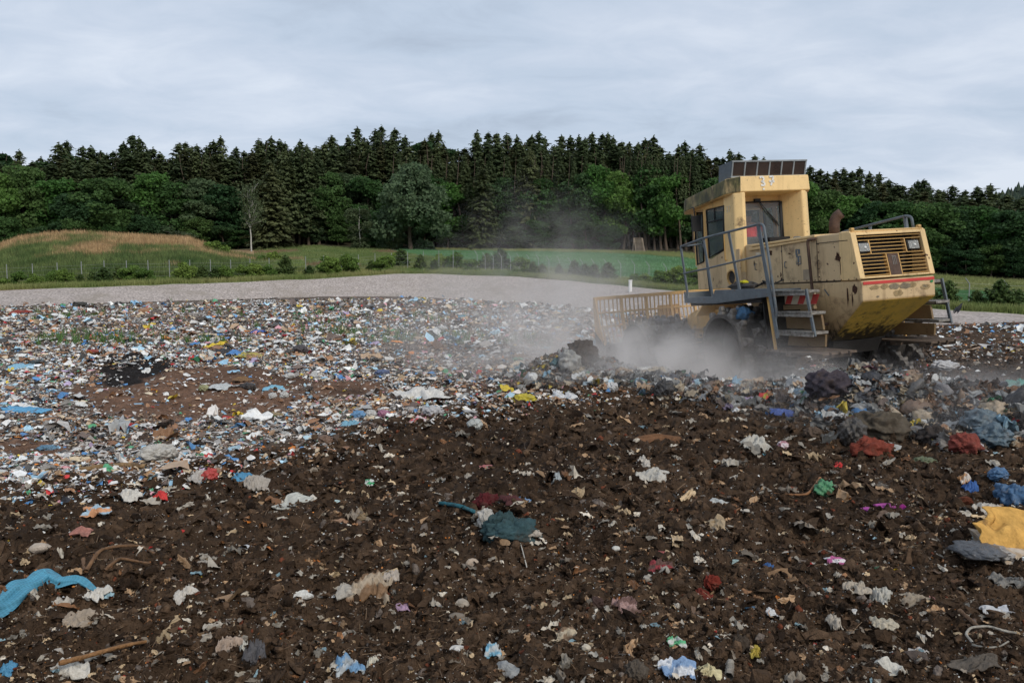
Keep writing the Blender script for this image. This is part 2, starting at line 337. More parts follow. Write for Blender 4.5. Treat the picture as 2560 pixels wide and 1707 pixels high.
def broad_mesh(seed, W=5, H=15, z0=.12, leaf='leaf_oak', n=11000, size=.36, lobes=34, open_=.0, oval=1.0):
    rg = np.random.default_rng(seed); C = []; 
    for i in range(lobes):
        t = rg.uniform(0, 1)**.85; z = H*(z0+.06+(.84-z0)*t); prof = math.sin(math.pi*min(1, (.18+.82*t)**oval*.93))**.6
        a = rg.uniform(0, 6.28); r = W*prof*rg.uniform(.35, .82); C.append((r*math.cos(a), r*math.sin(a), z, W*rg.uniform(.22, .42)))
    C = np.array(C); k = rg.integers(0, lobes, n); d = rg.normal(0, 1, (n, 3)); d /= np.linalg.norm(d, axis=1)[:, None]
    rad = C[k, 3]*(rg.uniform(.45, 1.0, n)**.4)*(1+.25*np.sin(d[:, 0]*7+k)*np.cos(d[:, 1]*6))
    P = C[k, :3]+d*rad[:, None]*np.array((1, 1, .72)); P[:, 2] = np.clip(P[:, 2], .3, H)
    V, Fc = quads_at(P, rg.uniform(.6, 1.3, n)*size, rg)
    return npmesh('crown', V, Fc, None, M[leaf], link=False)
def thing(name, loc, label, cat, group=None, rz=0, sc=(1,1,1)):
    o = bpy.data.objects.new(name, None); COL.objects.link(o); o.location = loc; o.rotation_euler = (0, 0, rz); o.scale = sc
    o.empty_display_size = .3; return tag(o, label, cat, group)
def add(name, me, parent):
    o = bpy.data.objects.new(name, me); COL.objects.link(o); o.parent = parent; return o
rgt = np.random.default_rng(3)
SPR = [(spruce_mesh(i, Rb=(2.6, 3.0, 2.3, 3.3, 2.8)[i], z0=(.12, .2, .3, .1, .22)[i], gap=(0, .1, .15, .05, .2)[i], droop=(.35,.45,.3,.4,.2)[i]), trunk_mesh(20, .22, rgt), 20) for i in range(5)]
PIN = [(broad_mesh(40+i, W=2.4, H=20, z0=.30, leaf='leaf_deep', n=6500, size=.36, lobes=30, oval=1.2), trunk_mesh(20, .22, rgt), 20) for i in range(2)]
OLV = [(spruce_mesh(20+i, Rb=2.9, z0=.05, leaf='leaf_olive', droop=.6, dens=1.0), trunk_mesh(20, .22, rgt), 20) for i in range(2)]
BRD = {k: [(broad_mesh(60+i+7*j, W=4.6, H=15, leaf='leaf_'+k, z0=.04+.1*(i % 2)), trunk_mesh(15, .28, rgt, 6, crown0=.2, cr=4), 15) for i in range(2)] for j, k in enumerate(('oak', 'deep', 'bright', 'blue'))}
def place(kind, u, vtop, y, wpx, name, label, cat, group, H=None):
    me, tr, h0 = kind; v0 = 640; s = (u-CX)/F/.998; x = s*y; z = float(gz(np.array([x]), np.array([y]))[0])-.3
    ht = CH+slope(vtop)*y-z; k = ht/h0; kw = k if wpx is None else wpx
    o = thing(name, (x, y, z), label, cat, group, rgt.uniform(0, 6.28), (kw, kw, k)); add('crown', me, o); add('trunk', tr, o); return o
SKY = [(-600,420),(-200,400),(0,365),(60,388),(110,395),(150,380),(185,366),(240,384),(285,395),(330,362),(365,350),(410,395),(470,368),(520,374),(570,360),(620,392),(660,352),(700,366),(760,356),(800,352),(880,338),(960,334),(1040,350),(1100,334),(1150,392),(1195,334),(1260,350),(1310,344),(1370,350),(1475,342),(1600,356),(1700,372),(1800,392),(1900,405),(2050,436),(2150,432),(2200,452),(2300,468),(2350,482),(2450,478),(2560,486),(2900,500),(3200,505)]
SKu = [a for a, b in SKY]; SKv = [b for a, b in SKY]
fy = lambda u: float(np.interp(u, KU, KN['F'][0]))
special = {150, 330, 365, 880, 1100, 1195}
u = -420
while u < 3000:                                 # skyline row
    if not any(abs(u-s_) < 13 for s_ in (330, 365, 1100, 1195)):
        vt = np.interp(u, SKu, SKv)+rgt.choice([-14, -9, -5, 0, 8, 20])
        pine = u < 300 and rgt.random() < .4 or rgt.random() < .04
        k = random.choice(PIN if pine else SPR)
        place(k, u, vt, fy(u)+rgt.uniform(14, 24), rgt.uniform(1.1, 1.5), 'pine_tree' if pine else 'spruce_tree', 'round-topped dark pine rising over the wood on the skyline' if pine else 'dark pointed spruce in the skyline row at the back of the wood', 'pine' if pine else 'spruce', 'skyline pines' if pine else 'skyline spruces')
    u += rgt.uniform(13, 25)
for s_, vt, lb in ((327, 362, 'slim dark spruce standing free on the skyline, left of the tallest left-hand spruce'), (365, 349, 'tall layered spruce rising highest over the left part of the wood'), (1100, 334, 'tall dark twin-topped spruce just left of the gap in the skyline'), (1195, 334, 'broad dark spruce just right of the gap in the skyline')):
    place(SPR[3 if s_ != 327 else 2], s_, vt, fy(s_)+13, 1.15, 'spruce_tree', lb, 'spruce', None)
u = -420
while u < 3000:                                 # middle row
    vt = np.interp(u, SKu, SKv)+rgt.uniform(10, 50)
    k = rgt.random(); q = random.choice(OLV) if k < .18 else random.choice(SPR)
    place(q, u, vt, fy(u)+rgt.uniform(8, 13), rgt.uniform(1.15, 1.5), 'spruce_tree', 'olive tinged drooping spruce in the middle row of the wood' if k < .18 else 'dark spruce in the middle row, half hidden by the front trees', 'spruce', 'olive spruces inside the wood' if k < .18 else 'spruces inside the wood')
    u += rgt.uniform(16, 27)
# front row of broadleaf trees: (u, v of top, width factor, kind)
FRONT = [(-330,430,'oak'),(-240,440,'deep'),(-150,425,'bright'),(-70,430,'oak'),(10,418,'bright'),(75,405,'oak'),(150,440,'bright'),(215,470,'deep'),(270,440,'oak'),(330,500,'blue'),(385,422,'bright'),(440,448,'oak'),(500,445,'blue'),(555,452,'deep'),(590,520,'deep'),
 (765,470,'deep'),(820,424,'oak'),(880,428,'blue'),(925,440,'oak'),(1085,430,'oak'),(1135,452,'bright'),(1185,470,'deep'),(1245,440,'deep'),(1300,520,'blue'),(1350,440,'oak'),(1400,455,'oak'),(1450,430,'deep'),(1500,404,'bright'),(1555,420,'bright'),(1610,404,'oak'),(1665,430,'bright'),(1720,450,'deep'),(1790,440,'oak'),(1860,450,'deep'),(1930,440,'oak'),(1990,448,'bright'),
 (2050,470,'oak'),(2105,482,'bright'),(2160,492,'deep'),(2215,500,'oak'),(2265,506,'bright'),(2320,502,'oak'),(2370,520,'deep'),(2420,508,'oak'),(2475,520,'bright'),(2530,512,'deep'),(2590,520,'oak'),(2660,515,'bright'),(2740,520,'oak'),(2830,525,'deep')]
DESC = {'oak': 'mid green oak with a lumpy crown at the front of the wood', 'deep': 'dark green broadleaf tree at the front of the wood', 'bright': 'fresh green lighter broadleaf tree at the front of the wood', 'blue': 'grey green broadleaf tree at the front of the wood'}
for u, vt, k in FRONT:
    i = random.randint(0, 1); place(BRD[k][i], u, vt, fy(u)+rgt.uniform(3, 7), rgt.uniform(.85, 1.1), 'broadleaf_tree', DESC[k], 'tree', DESC[k].split(' tree')[0].split(' with')[0]+'s at the wood edge')
LOW = [(30,540),(120,560),(200,545),(290,560),(370,530),(430,560),(500,540),(560,560),(600,575),(790,520),(850,530),(940,560),(1000,540),(1060,560),(1120,540),(1180,560),(1230,540),(1290,560),(1340,550),(1400,560),(1460,545),(1520,555),(2080,590),(2150,600),(2200,610),(2260,600),(2310,612),(2360,605),(2410,618),(2470,610),(2530,620),(2600,620)]
for u, vt in LOW: place(BRD[random.choice(['deep', 'oak', 'blue'])][0], u, vt, fy(u)+rgt.uniform(.5, 2), rgt.uniform(.45, .6), 'undergrowth_tree', 'low dark bushy tree under the taller trees of the wood edge', 'tree', 'low trees along the wood edge')
# single trees
pale = (broad_mesh(301, W=5.6, H=15, leaf='leaf_pale', n=15000, size=.34, lobes=44, z0=-.02, oval=.6), trunk_mesh(15, .3, rgt, 6), 15)
place(pale, 1030, 398, 122, 1.12, 'broadleaf_tree', 'big pale silvery green round tree in the middle of the wood edge', 'tree', None)
lar = (spruce_mesh(302, Rb=3.0, z0=.04, leaf='leaf_larch', droop=.75, dens=1.1, q=.42, gap=.1), trunk_mesh(20, .22, rgt), 20)
place(lar, 686, 408, 119, 1.25, 'larch_tree', 'pale olive drooping larch right of the bare birch, branches down to the grass', 'larch', None)
place(lar, 1205, 400, 128, 1.15, 'larch_tree', 'faded olive larch right of the big pale round tree', 'larch', None)
place(lar, 1325, 375, 133, 1.2, 'larch_tree', 'brownish green larch with thin hanging twigs above the drifting dust', 'larch', None)
for u, vt, yy in ((725, 380, 129), (752, 370, 131), (776, 372, 130), (708, 390, 132)): place(SPR[1], u, vt, yy, 1.0, 'spruce_tree', 'dark spruce with a bare lower trunk in the gap right of the drooping larch', 'spruce', 'bare-trunked spruces in the gap')
# bare birch
def birch(u, vtop, y, label, H0, leafn, vb):
    rg = np.random.default_rng(11); x = (u-CX)/F/.998*y; z = float(gz(np.array([x]), np.array([y]))[0])-.1; H = CH+slope(vtop)*y-z
    o = thing('birch_tree', (x, y, z), label, 'birch'); pts = [((0, 0, 0), .11)]; xx = 0
    for i in range(1, 9): xx += rg.normal(-.06, .09); pts.append(((xx, rg.normal(0, .05), H*.8*i/8),   .11-.009*i))
    paths = [pts]; tips = []
    for i in range(26):
        t = rg.uniform(.38, .98); b = np.array(pts[int(t*8)][0]); a = rg.uniform(0, 6.28); l = H*.15*rg.uniform(.5, 1.1)*(1.3-t*.6); mid = b+np.array((l*.35*math.cos(a), l*.35*math.sin(a), l*.6)); tip = b+np.array((l*.6*math.cos(a), l*.6*math.sin(a), l*1.3)); tips += [mid, tip]
        paths.append([(b, .035), (mid, .025), (tip, .01)])
        for j in range(2): q = tip+rg.normal(0, .5, 3); paths.append([(mid, .025), (q, .01)]); tips.append(q)
    V, Fc = tubes(paths); npmesh('trunk', V, Fc, None, M['birchbark'], True, o)
    tips = np.array(tips); P = tips[rg.integers(0, len(tips), leafn)]+rg.normal(0, .4, (leafn, 3)); V, Fc = quads_at(P, rg.uniform(.1, .25, leafn), rg); npmesh('crown', V, Fc, None, M['leaf_birch'], parent=o)
birch(634, 432, 112, 'nearly leafless white birch with a crooked trunk before the drooping larch', 15, 2000, 622)
smallb = (broad_mesh(303, W=2.6, H=9, leaf='leaf_birch', n=3500, size=.24, lobes=24, z0=.05, oval=1.5), trunk_mesh(9, .1, rgt, 4, material='birchbark'), 9)
place(smallb, 905, 512, 121, 1.0, 'birch_tree', 'small pale birch in front of the trees left of the big round tree', 'birch', None)
place(smallb, 985, 545, 123, .9, 'birch_tree', 'small light green sapling at the foot of the big pale round tree', 'birch', None)
place(smallb, 458, 575, 96, .8, 'birch_tree', 'small pale sapling behind the orange crest of the grassy hill', 'birch', None)
# trunks visible inside the wood
rgk = np.random.default_rng(8); tk = trunk_mesh(16, .24, rgk)
for i, u in enumerate(list(np.linspace(712, 800, 9))+list(np.linspace(1560, 1730, 14))+list(np.linspace(1000, 1500, 16))):
    u += rgk.uniform(-5, 5); y = fy(u)+rgk.uniform(1.5, 7); x = (u-CX)/F/.998*y; z = float(gz(np.array([x]), np.array([y]))[0])-.3
    o = thing('spruce_tree', (x, y, z), 'straight bare grey trunk standing in the dark under the wood edge, crown hidden above', 'tree', 'bare trunks under the wood edge', sc=(rgk.uniform(.7, 1.2),)*2+(1,)); add('trunk', tk, o); cr_ = add('crown', SPR[2][0], o); cr_.location = (0, 0, 5); cr_.scale = (.6, .6, .5)
# ------------------------------------------------------------------ hunting ladder, leaning pole, white pipe
M['wood'] = mat('grey_wood', (.30,.24,.18), .85, var=.3, scale=8)
def ladder(u, vb, vt, y, label):
    x = (u-CX)/F/.998*y; z = float(gz(np.array([x]), np.array([y]))[0]); H = CH+slope(vt)*y-z
    o = thing('hunting_ladder', (x, y, z), label, 'ladder'); lean = -.9
    V, Fc = tubes([[((sx, 0, -.2), .06), ((sx*.8+lean*.35, 1.2, H), .06)] for sx in (-.75, .75)]); npmesh('rail', V, Fc, None, M['wood'], parent=o)
    V, Fc = tubes([[((-.75+lean*.35*t+.15*t, 1.2*t, H*t), .045), ((.75+lean*.35*t-.15*t, 1.2*t, H*t), .045)] for t in np.linspace(.08, .97, 12)]); npmesh('rung', V, Fc, None, M['wood'], parent=o)
    V, Fc = tubes([[((-1.2, .6, -.2), .07), ((-.9, 1.6, H), .07)], [((.9, 2.2, -.2), .07), ((.5, 1.7, H), .07)]]); npmesh('post', V, Fc, None, M['wood'], parent=o)
ladder(1600, 632, 594, 124, 'wooden hunting ladder leaning against the wood edge above the field')
y = 128; x = (1212-CX)/F*y; z = float(gz(np.array([x]), np.array([y]))[0]); o = thing('wooden_pole', (x, y, z), 'pair of pale leaning poles at the wood edge behind the field', 'pole')
V, Fc = tubes([[((-.4, 0, 0), .05), ((.6, 0, 3), .05)], [((.2, 0, 0), .05), ((.9, .3, 3.1), .05)]]); npmesh('stake', V, Fc, None, M['wood'], parent=o)
M['white'] = mat('white_plastic', (.8,.8,.78), .5, var=.06)
y = 47.5; x = (1575-CX)/F*y; z = CH+slope(716)*y; V, Fc = tubes([[((0, 0, -.5), .11), ((0, 0, .34), .11)]])
o = npmesh('vent_pipe', V, Fc, None, M['white'], True); o.location = (x, y, z); tag(o, 'short white plastic pipe standing upright on the gravel bank crest', 'pipe')
bm = bmesh.new(); bmesh.ops.create_cone(bm, cap_ends=True, segments=16, radius1=.125, radius2=.115, depth=.05); me = bpy.data.meshes.new('cap'); bm.to_mesh(me); bm.free(); me.materials.append(M['white']); c = add('cap', me, o); c.location = (0, 0, .36)
# ------------------------------------------------------------------ wire fence
M['galv'] = mat('galvanised', (.30,.31,.31), .5, metal=.3, var=.1)
POSTS = [(-170,752,726)]+[(300*0+a*.3656, 300+b*.3656, 300+t*.3656) for a, b, t in ((60,1145,1072),(235,1120,1060),(404,1120,1050),(569,1112,1042),(724,1100,1035),(876,1090,1022),(1023,1095,1010),(1168,1092,1002),(1308,1070,992),(1448,1060,980),(1586,1060,972),(1718,1050,965),(1848,1045,955),(1972,1040,948),(2097,1066,935))]+[(800+a*.3827, 300+b*.3827, 300+t*.3827) for a, b, t in ((30,970,890),(146,985,890),(256,978,882),(364,965,870),(472,965,868),(576,962,862),(679,965,856),(779,958,852),(872,925,850),(1028,935,852),(1080,940,865),(1132,930,865),(1185,940,868),(1245,962,868),(1300,960,870),(1365,965,878),(1428,970,880),(1495,990,890),(1563,995,890),(1635,990,898),(1712,990,905),(1787,1000,910),(1868,1010,912),(1962,1035,924),(2052,1035,930),(2146,1058,940),(2258,1080,945))]+[(1745,738,690),(1800,745,700),(1870,752,706),(1950,760,712),(2040,764,716),(2130,770,720),(2230,776,716),(2330,776,716),(2421,770,710),(2517,775,714),(2640,790,720)]
fo = thing('wire_fence', (0, 56, 0), 'long wire mesh fence on thin grey posts behind the gravel bank', 'fence')
tops = []
for i, (u, vb, vt) in enumerate(POSTS):
    yc = float(np.interp(u, KU, KN['C'][0]))-.5; x = (u-CX)/F*yc; z = float(gz(np.array([x]), np.array([yc]))[0]); H = 2.0 if u < 1050 else 2.0
    H = max(1.5, min(2.4, CH+slope(vt)*yc-z)); bend = .0 if u < 1180 else -.22
    V, Fc = tubes([[((x, yc, z-.3), .025), ((x, yc, z+H*.8), .025), ((x+bend, yc, z+H), .022)]]); V = V-np.array((0, 56, 0)); npmesh('post', V, Fc, None, M['galv'], parent=fo)
    tops.append((x, yc-56, z, H))
P = []
for a, b in zip(tops, tops[1:]):
    for h in (.06, .3, .55, .8, .98): P.append([((a[0], a[1], a[2]+a[3]*h*.84), .004), ((b[0], b[1], b[2]+b[3]*h*.84), .004)])
    for k in range(0): t = k/6; p = [a[j]*(1-t)+b[j]*t for j in range(4)]; P.append([((p[0], p[1], p[2]), .005), ((p[0], p[1], p[2]+p[3]*.82), .005)])
V, Fc = tubes(P); npmesh('wire_mesh', V, Fc, None, M['galv'], parent=fo)
# ------------------------------------------------------------------ young trees and shrubs along the bank
YP = [(spruce_mesh(500+i, Rb=5.2, H=12, z0=.02, leaf='leaf_pine', droop=-.25, dens=.55, q=.9), trunk_mesh(12, .2, rgt), 12) for i in range(3)]
SH = [(broad_mesh(520+i, W=5, H=9, z0=-.1, leaf='leaf_shrub', n=2600, size=.62, lobes=26), trunk_mesh(6, .15, rgt, 4, crown0=.1), 9) for i in range(3)]
B1 = [(140,1115,26),(260,1110,22),(380,1095,26),(455,1092,30),(640,1100,20),(720,1075,30),(820,1085,26),(890,1078,32),(1000,1085,24),(1290,1055,34),(1390,1060,26),(1480,1060,22),(1550,1055,26),(1670,1048,24),(1740,1045,26),(1830,1055,22),(1960,1030,38),(2120,1055,16),(2260,1030,34),(30,1145,14),(560,1118,14)]
B2 = [(70,980,32),(195,965,36),(400,965,22),(440,962,28),(535,960,30),(660,962,26),(750,970,18),(795,955,26),(840,958,20),(890,945,32),(990,965,20),(1090,950,30),(1180,950,40),(1310,970,30),(1390,985,22),(1450,980,18),(1660,1000,30),(1730,1010,24),(1790,1000,26),(1880,1000,34),(2060,1065,16),(2120,1070,16),(2215,1055,30),(2320,1050,42),(2400,1060,40),(340,985,16),(1560,1005,20)]
BU = [(a*.3656, 300+b*.3656, h) for a, b, h in B1]+[(800+a*.3827, 300+b*.3827, h) for a, b, h in B2]+[(1740,700,40),(2370,730,52),(2440,755,34),(2500,730,60),(2545,750,40),(2335,745,30),(1860,720,40),(1960,735,45),(2080,745,45),(2200,752,42),(2280,752,40),(2600,760,40),(-60,715,26),(-140,720,30)]
SPEC = {2370: 'full young pine beside the right rear of the machine', 2500: 'spiky young pine with upswept branches near the right edge', 1740: 'bushy bright green shrub just left of the cab railing'}
for i, (u, v, hpx) in enumerate(BU):
    y = float(np.interp(u, KU, KN['C'][0]))-rgt.uniform(1.5, 3.2)
    if v < 668: y += 5
    pine = rgt.random() < .5 or u > 2300; k = random.choice(YP if pine else SH)
    x = (u-CX)/F*y; z = float(gz(np.array([x]), np.array([y]))[0])-.08; H = (hpx*1.12+14)*y/F
    s = H/k[2]; sp = SPEC.get(int(u))
    o = thing('young_pine' if pine else 'shrub', (x, y, z), sp or ('young bushy pine growing between the gravel bank and the fence' if pine else 'low leafy green shrub growing between the gravel bank and the fence'), 'pine' if pine else 'shrub', None if sp else ('young pines along the bank' if pine else 'shrubs along the bank'), rgt.uniform(0, 6.28), (s*rgt.uniform(.9, 1.25),)*2+(s,))
    add('crown', k[0], o); add('trunk', k[1], o)
for u, v, hpx, wpx, lb in ((545, 628, 30, 75, 'rounded bright green bush on the right shoulder of the grassy hill'), (690, 655, 34, 50, 'grey green bush on the meadow right of the grassy hill'), (660, 665, 24, 40, 'smaller grey green bush left of its larger twin on the meadow'), (990, 642, 30, 22, 'dark lone shrub on the meadow before the field')):
    y = 80 if u < 600 else 74; x = (u-CX)/F*y; z = float(gz(np.array([x]), np.array([y]))[0])-.3; s = (hpx+14)*y/F/9
    o = thing('bush', (x, y, z), lb, 'bush', None, 1, (wpx*y/F/10,)*2+(s,)); add('crown', SH[0][0], o); add('trunk', SH[0][1], o)
# ------------------------------------------------------------------ grass
bl = []; bf = []
for i in range(6):
    a = i*1.05+.3; c, s = math.cos(a), math.sin(a); b = len(bl); bl += [(c*.1-s*.05, s*.1+c*.05, 0), (c*.1+s*.05, s*.1-c*.05, 0), (c*.35, s*.35, .8+.2*(i % 2))]; bf.append((b, b+1, b+2))
bl = np.array(bl); bf = np.array(bf)
def grass(name, label, n, ufun, yfun, hfun, colfun):
    u = ufun(n); y = yfun(u, n); x = (u-CX)/F/.998*y; z = gz(x, y)
    c = colfun(x, y, z, u); h = hfun(n, x, y); V, Fc = scatter(bl, bf, np.stack([x, y, z-.03], 1), rots(n, tilt=.15), np.stack([h*.8, h*.8, h], 1))
    tag(npmesh(name, V, Fc, np.repeat(c, len(bl), 0)*rng.uniform(.8, 1.2, (len(V), 1)), M['grass']), label, 'grass', kind='stuff')
ub = lambda a, b: (lambda n: rng.uniform(a, b, n))
kn = lambda k, u: np.interp(u, KU, KN[k][0])
grass('verge_grass', 'rough green grass strip along the gravel bank crest', 42000, ub(-500, 3000), lambda u, n: kn('B', u)+.5+(kn('C', u)-kn('B', u))*rng.uniform(0, 1.1, n)**1.3, lambda n, x, y: rng.uniform(.15, .5, n), lambda x, y, z, u: lerp3((.10,.16,.035), (.26,.26,.10), np.clip(fbm(x, y, .25, 3, 95)*2+.45, 0, 1)))
grass('hill_grass', 'tall orange and green grass covering the hill', 70000, ub(-500, 760), lambda u, n: kn('C', u)+(kn('H', u)+4-kn('C', u))*rng.uniform(0, 1, n), lambda n, x, y: rng.uniform(.4, 1.0, n), lambda x, y, z, u: hillcol(x, y, z)*rng.uniform(.7, 1.9, (len(x), 1)))
grass('meadow_grass', 'short mixed meadow grass before the wood', 30000, ub(640, 1500), lambda u, n: kn('C', u)+(kn('D', u)-kn('C', u))*rng.uniform(0, 1, n), lambda n, x, y: rng.uniform(.15, .45, n), lambda x, y, z, u: meadcol(x, y, z))
grass('field_edge_grass', 'pale tall grass along the far side of the field', 16000, ub(1050, 3000), lambda u, n: kn('E', u)+(kn('F', u)-kn('E', u))*rng.uniform(0, 1, n), lambda n, x, y: rng.uniform(.3, .6, n), lambda x, y, z, u: palecol(x, y, z))
def crk(n): return rng.uniform(1000, 3000, n)
grass('crop_plants', 'dense blue green cereal plants in the field', 70000, crk, lambda u, n: kn('D', u)+(kn('E', u)-kn('D', u))*rng.uniform(0, 1, n), lambda n, x, y: rng.uniform(.15, .32, n), lambda x, y, z, u: cropcol(x, y, z))
# ------------------------------------------------------------------ machine
YEL = (.74,.52,.25)
def paint(name, base, streak=.35, moss=False, black=False, rustamt=.3):
    m = mat(name, base, .55, var=.10, scale=1.6, dirt=(.16,.10,.055), dirtamt=.12, dscale=2.2, spec=.35, bump=.05, bscale=12); nt = m.node_tree; N = nt.nodes; L = nt.links; b = N['Principled BSDF']
    c = b.inputs['Base Color'].links[0].from_socket; tc = N['Texture Coordinate']
    def nz(s, sc=(1, 1, 1), d=6, r=.65):
        mp = N.new('ShaderNodeMapping'); mp.inputs['Scale'].default_value = sc; L.new(tc.outputs['Object'], mp.inputs[0])
        n = N.new('ShaderNodeTexNoise'); n.inputs['Scale'].default_value = s; n.inputs['Detail'].default_value = d; n.inputs['Roughness'].default_value = r; L.new(mp.outputs[0], n.inputs[0]); return n.outputs[0]
    def over(c, f, col):
        x = N.new('ShaderNodeMix'); x.data_type = 'RGBA'; L.new(f, x.inputs[0]); L.new(c, x.inputs['A']); x.inputs['B'].default_value = (*col, 1); return x.outputs['Result']
    def rg(s, a, b_, k=1.):
        r = N.new('ShaderNodeMapRange'); L.new(s, r.inputs[0]); r.inputs[1].default_value = a; r.inputs[2].default_value = b_; r.inputs[4].default_value = k; return r.outputs[0]
    def mul(a, b_):
        n = N.new('ShaderNodeMath'); n.operation = 'MULTIPLY'; L.new(a, n.inputs[0]); L.new(b_, n.inputs[1]); return n.outputs[0]
    c = over(c, rg(nz(9, (1, 1, .14)), .53, .72, streak*1.25), (.20,.12,.06)); c = over(c, rg(nz(1.3, (1, 1, 1)), .45, .75, streak), (.30,.20,.11))
    c = over(c, rg(nz(7, d=3, r=.5), .715-.03*rustamt, .735-.03*rustamt, .95), (.07,.028,.016))
    c = over(c, rg(nz(24, d=2), .70, .73, .8), (.05,.03,.02)); c = over(c, rg(nz(60, (1, 1, .5), d=2), .68, .72, .6), (.09,.05,.03))
    if moss: c = over(c, rg(nz(3, (1, 1, .5)), .36, .52, .9), (.085,.085,.025)); c = over(c, rg(nz(11, (1, 1, .3)), .46, .62, .85), (.03,.03,.015))
    if black:
        sp = N.new('ShaderNodeSeparateXYZ'); L.new(tc.outputs['Object'], sp.inputs[0])
        lo = rg(sp.outputs[2], 1.25, .78, 1.); n_ = N.new('ShaderNodeMath'); n_.operation = 'ADD'; L.new(lo, n_.inputs[0]); L.new(rg(nz(4, (3, 3, .6)), .3, .75, .9), n_.inputs[1])
        c = over(c, rg(n_.outputs[0], .72, 1.12, .95), (.03,.026,.022))
    L.new(c, b.inputs['Base Color']); return m
M['paint'] = paint('faded_yellow_paint', YEL); M['paintshade'] = paint('shaded_yellow_paint', (.60,.44,.25), rustamt=.45)  # second is a darker copy: the side's shade put into its colour
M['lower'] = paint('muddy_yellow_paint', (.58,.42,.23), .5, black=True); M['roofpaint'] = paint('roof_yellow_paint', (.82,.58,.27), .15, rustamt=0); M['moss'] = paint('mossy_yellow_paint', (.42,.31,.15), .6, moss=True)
M['belly'] = paint('belly_yellow_paint', (.80,.52,.09), .45, black=True); M['gold'] = paint('dirty_gold_paint', (.60,.36,.12), .4)
M['grimy'] = paint('grimy_yellow_paint', (.19,.125,.06), .6)
M['steel'] = mat('grey_painted_steel', (.11,.13,.145), .5, var=.2, scale=8, dirt=(.13,.09,.06), dirtamt=.1, dscale=5)
M['dark'] = mat('dark_grime_and_shade', (.018,.016,.015), .8, var=.3, scale=5)  # grimy parts, and painted shade in the openings and grille recess
M['rust'] = mat('rusty_pipe', (.085,.05,.035), .7, var=.3, scale=12)
M['drum'] = mat('drum_steel', (.085,.078,.072), .55, metal=.35, var=.4, scale=6, dirt=(.045,.035,.028), dirtamt=.8, dscale=5, bump=.8, bscale=20)
M['shiny'] = mat('worn_steel', (.17,.155,.14), .5, metal=.4, var=.4, scale=10, dirt=(.05,.04,.03), dirtamt=.6, dscale=9)
M['step'] = mat('step_plate', (.30,.28,.25), .6, metal=.2, var=.4, scale=20, dirt=(.09,.06,.04), dirtamt=.5, dscale=8, bump=.8, bscale=60)
M['mudwood'] = mat('muddy_wood', (.13,.095,.07), .9, var=.4, scale=9, bump=.5)
M['red'] = mat('red_reflective', (.55,.06,.05), .5, var=.15); M['cream'] = mat('cream_reflective', (.68,.60,.45), .5, var=.2, dirt=(.25,.17,.1), dscale=6)
M['rubber'] = mat('black_rubber', (.015,.015,.016), .6, var=.1)
M['glass'] = mat('dusty_glass', (.22,.25,.27), .12, var=.15, scale=2, dirt=(.36,.36,.34), dirtamt=.3, dscale=2, alpha=.17, spec=.9)
M['glassd'] = mat('side_glass', (.09,.12,.12), .08, var=.1, alpha=.5, spec=1.)
M['brownglass'] = mat('brown_glass', (.045,.030,.024), .1, var=.3, scale=3, spec=.8)
M['lens'] = mat('lamp_lens', (.27,.27,.25), .15, var=.2, spec=.8, scale=30, bump=.6, bscale=90)
M['chalk'] = mat('white_smeared_paint', (.75,.74,.70), .8, var=.1)
mach = bpy.data.objects.new('landfill_compactor', None); COL.objects.link(mach); mach.location = MACH_P; mach.rotation_euler = MACH_R
tag(mach, 'faded yellow landfill compactor with spiked steel wheels and a grid blade, tilted on the refuse', 'compactor')
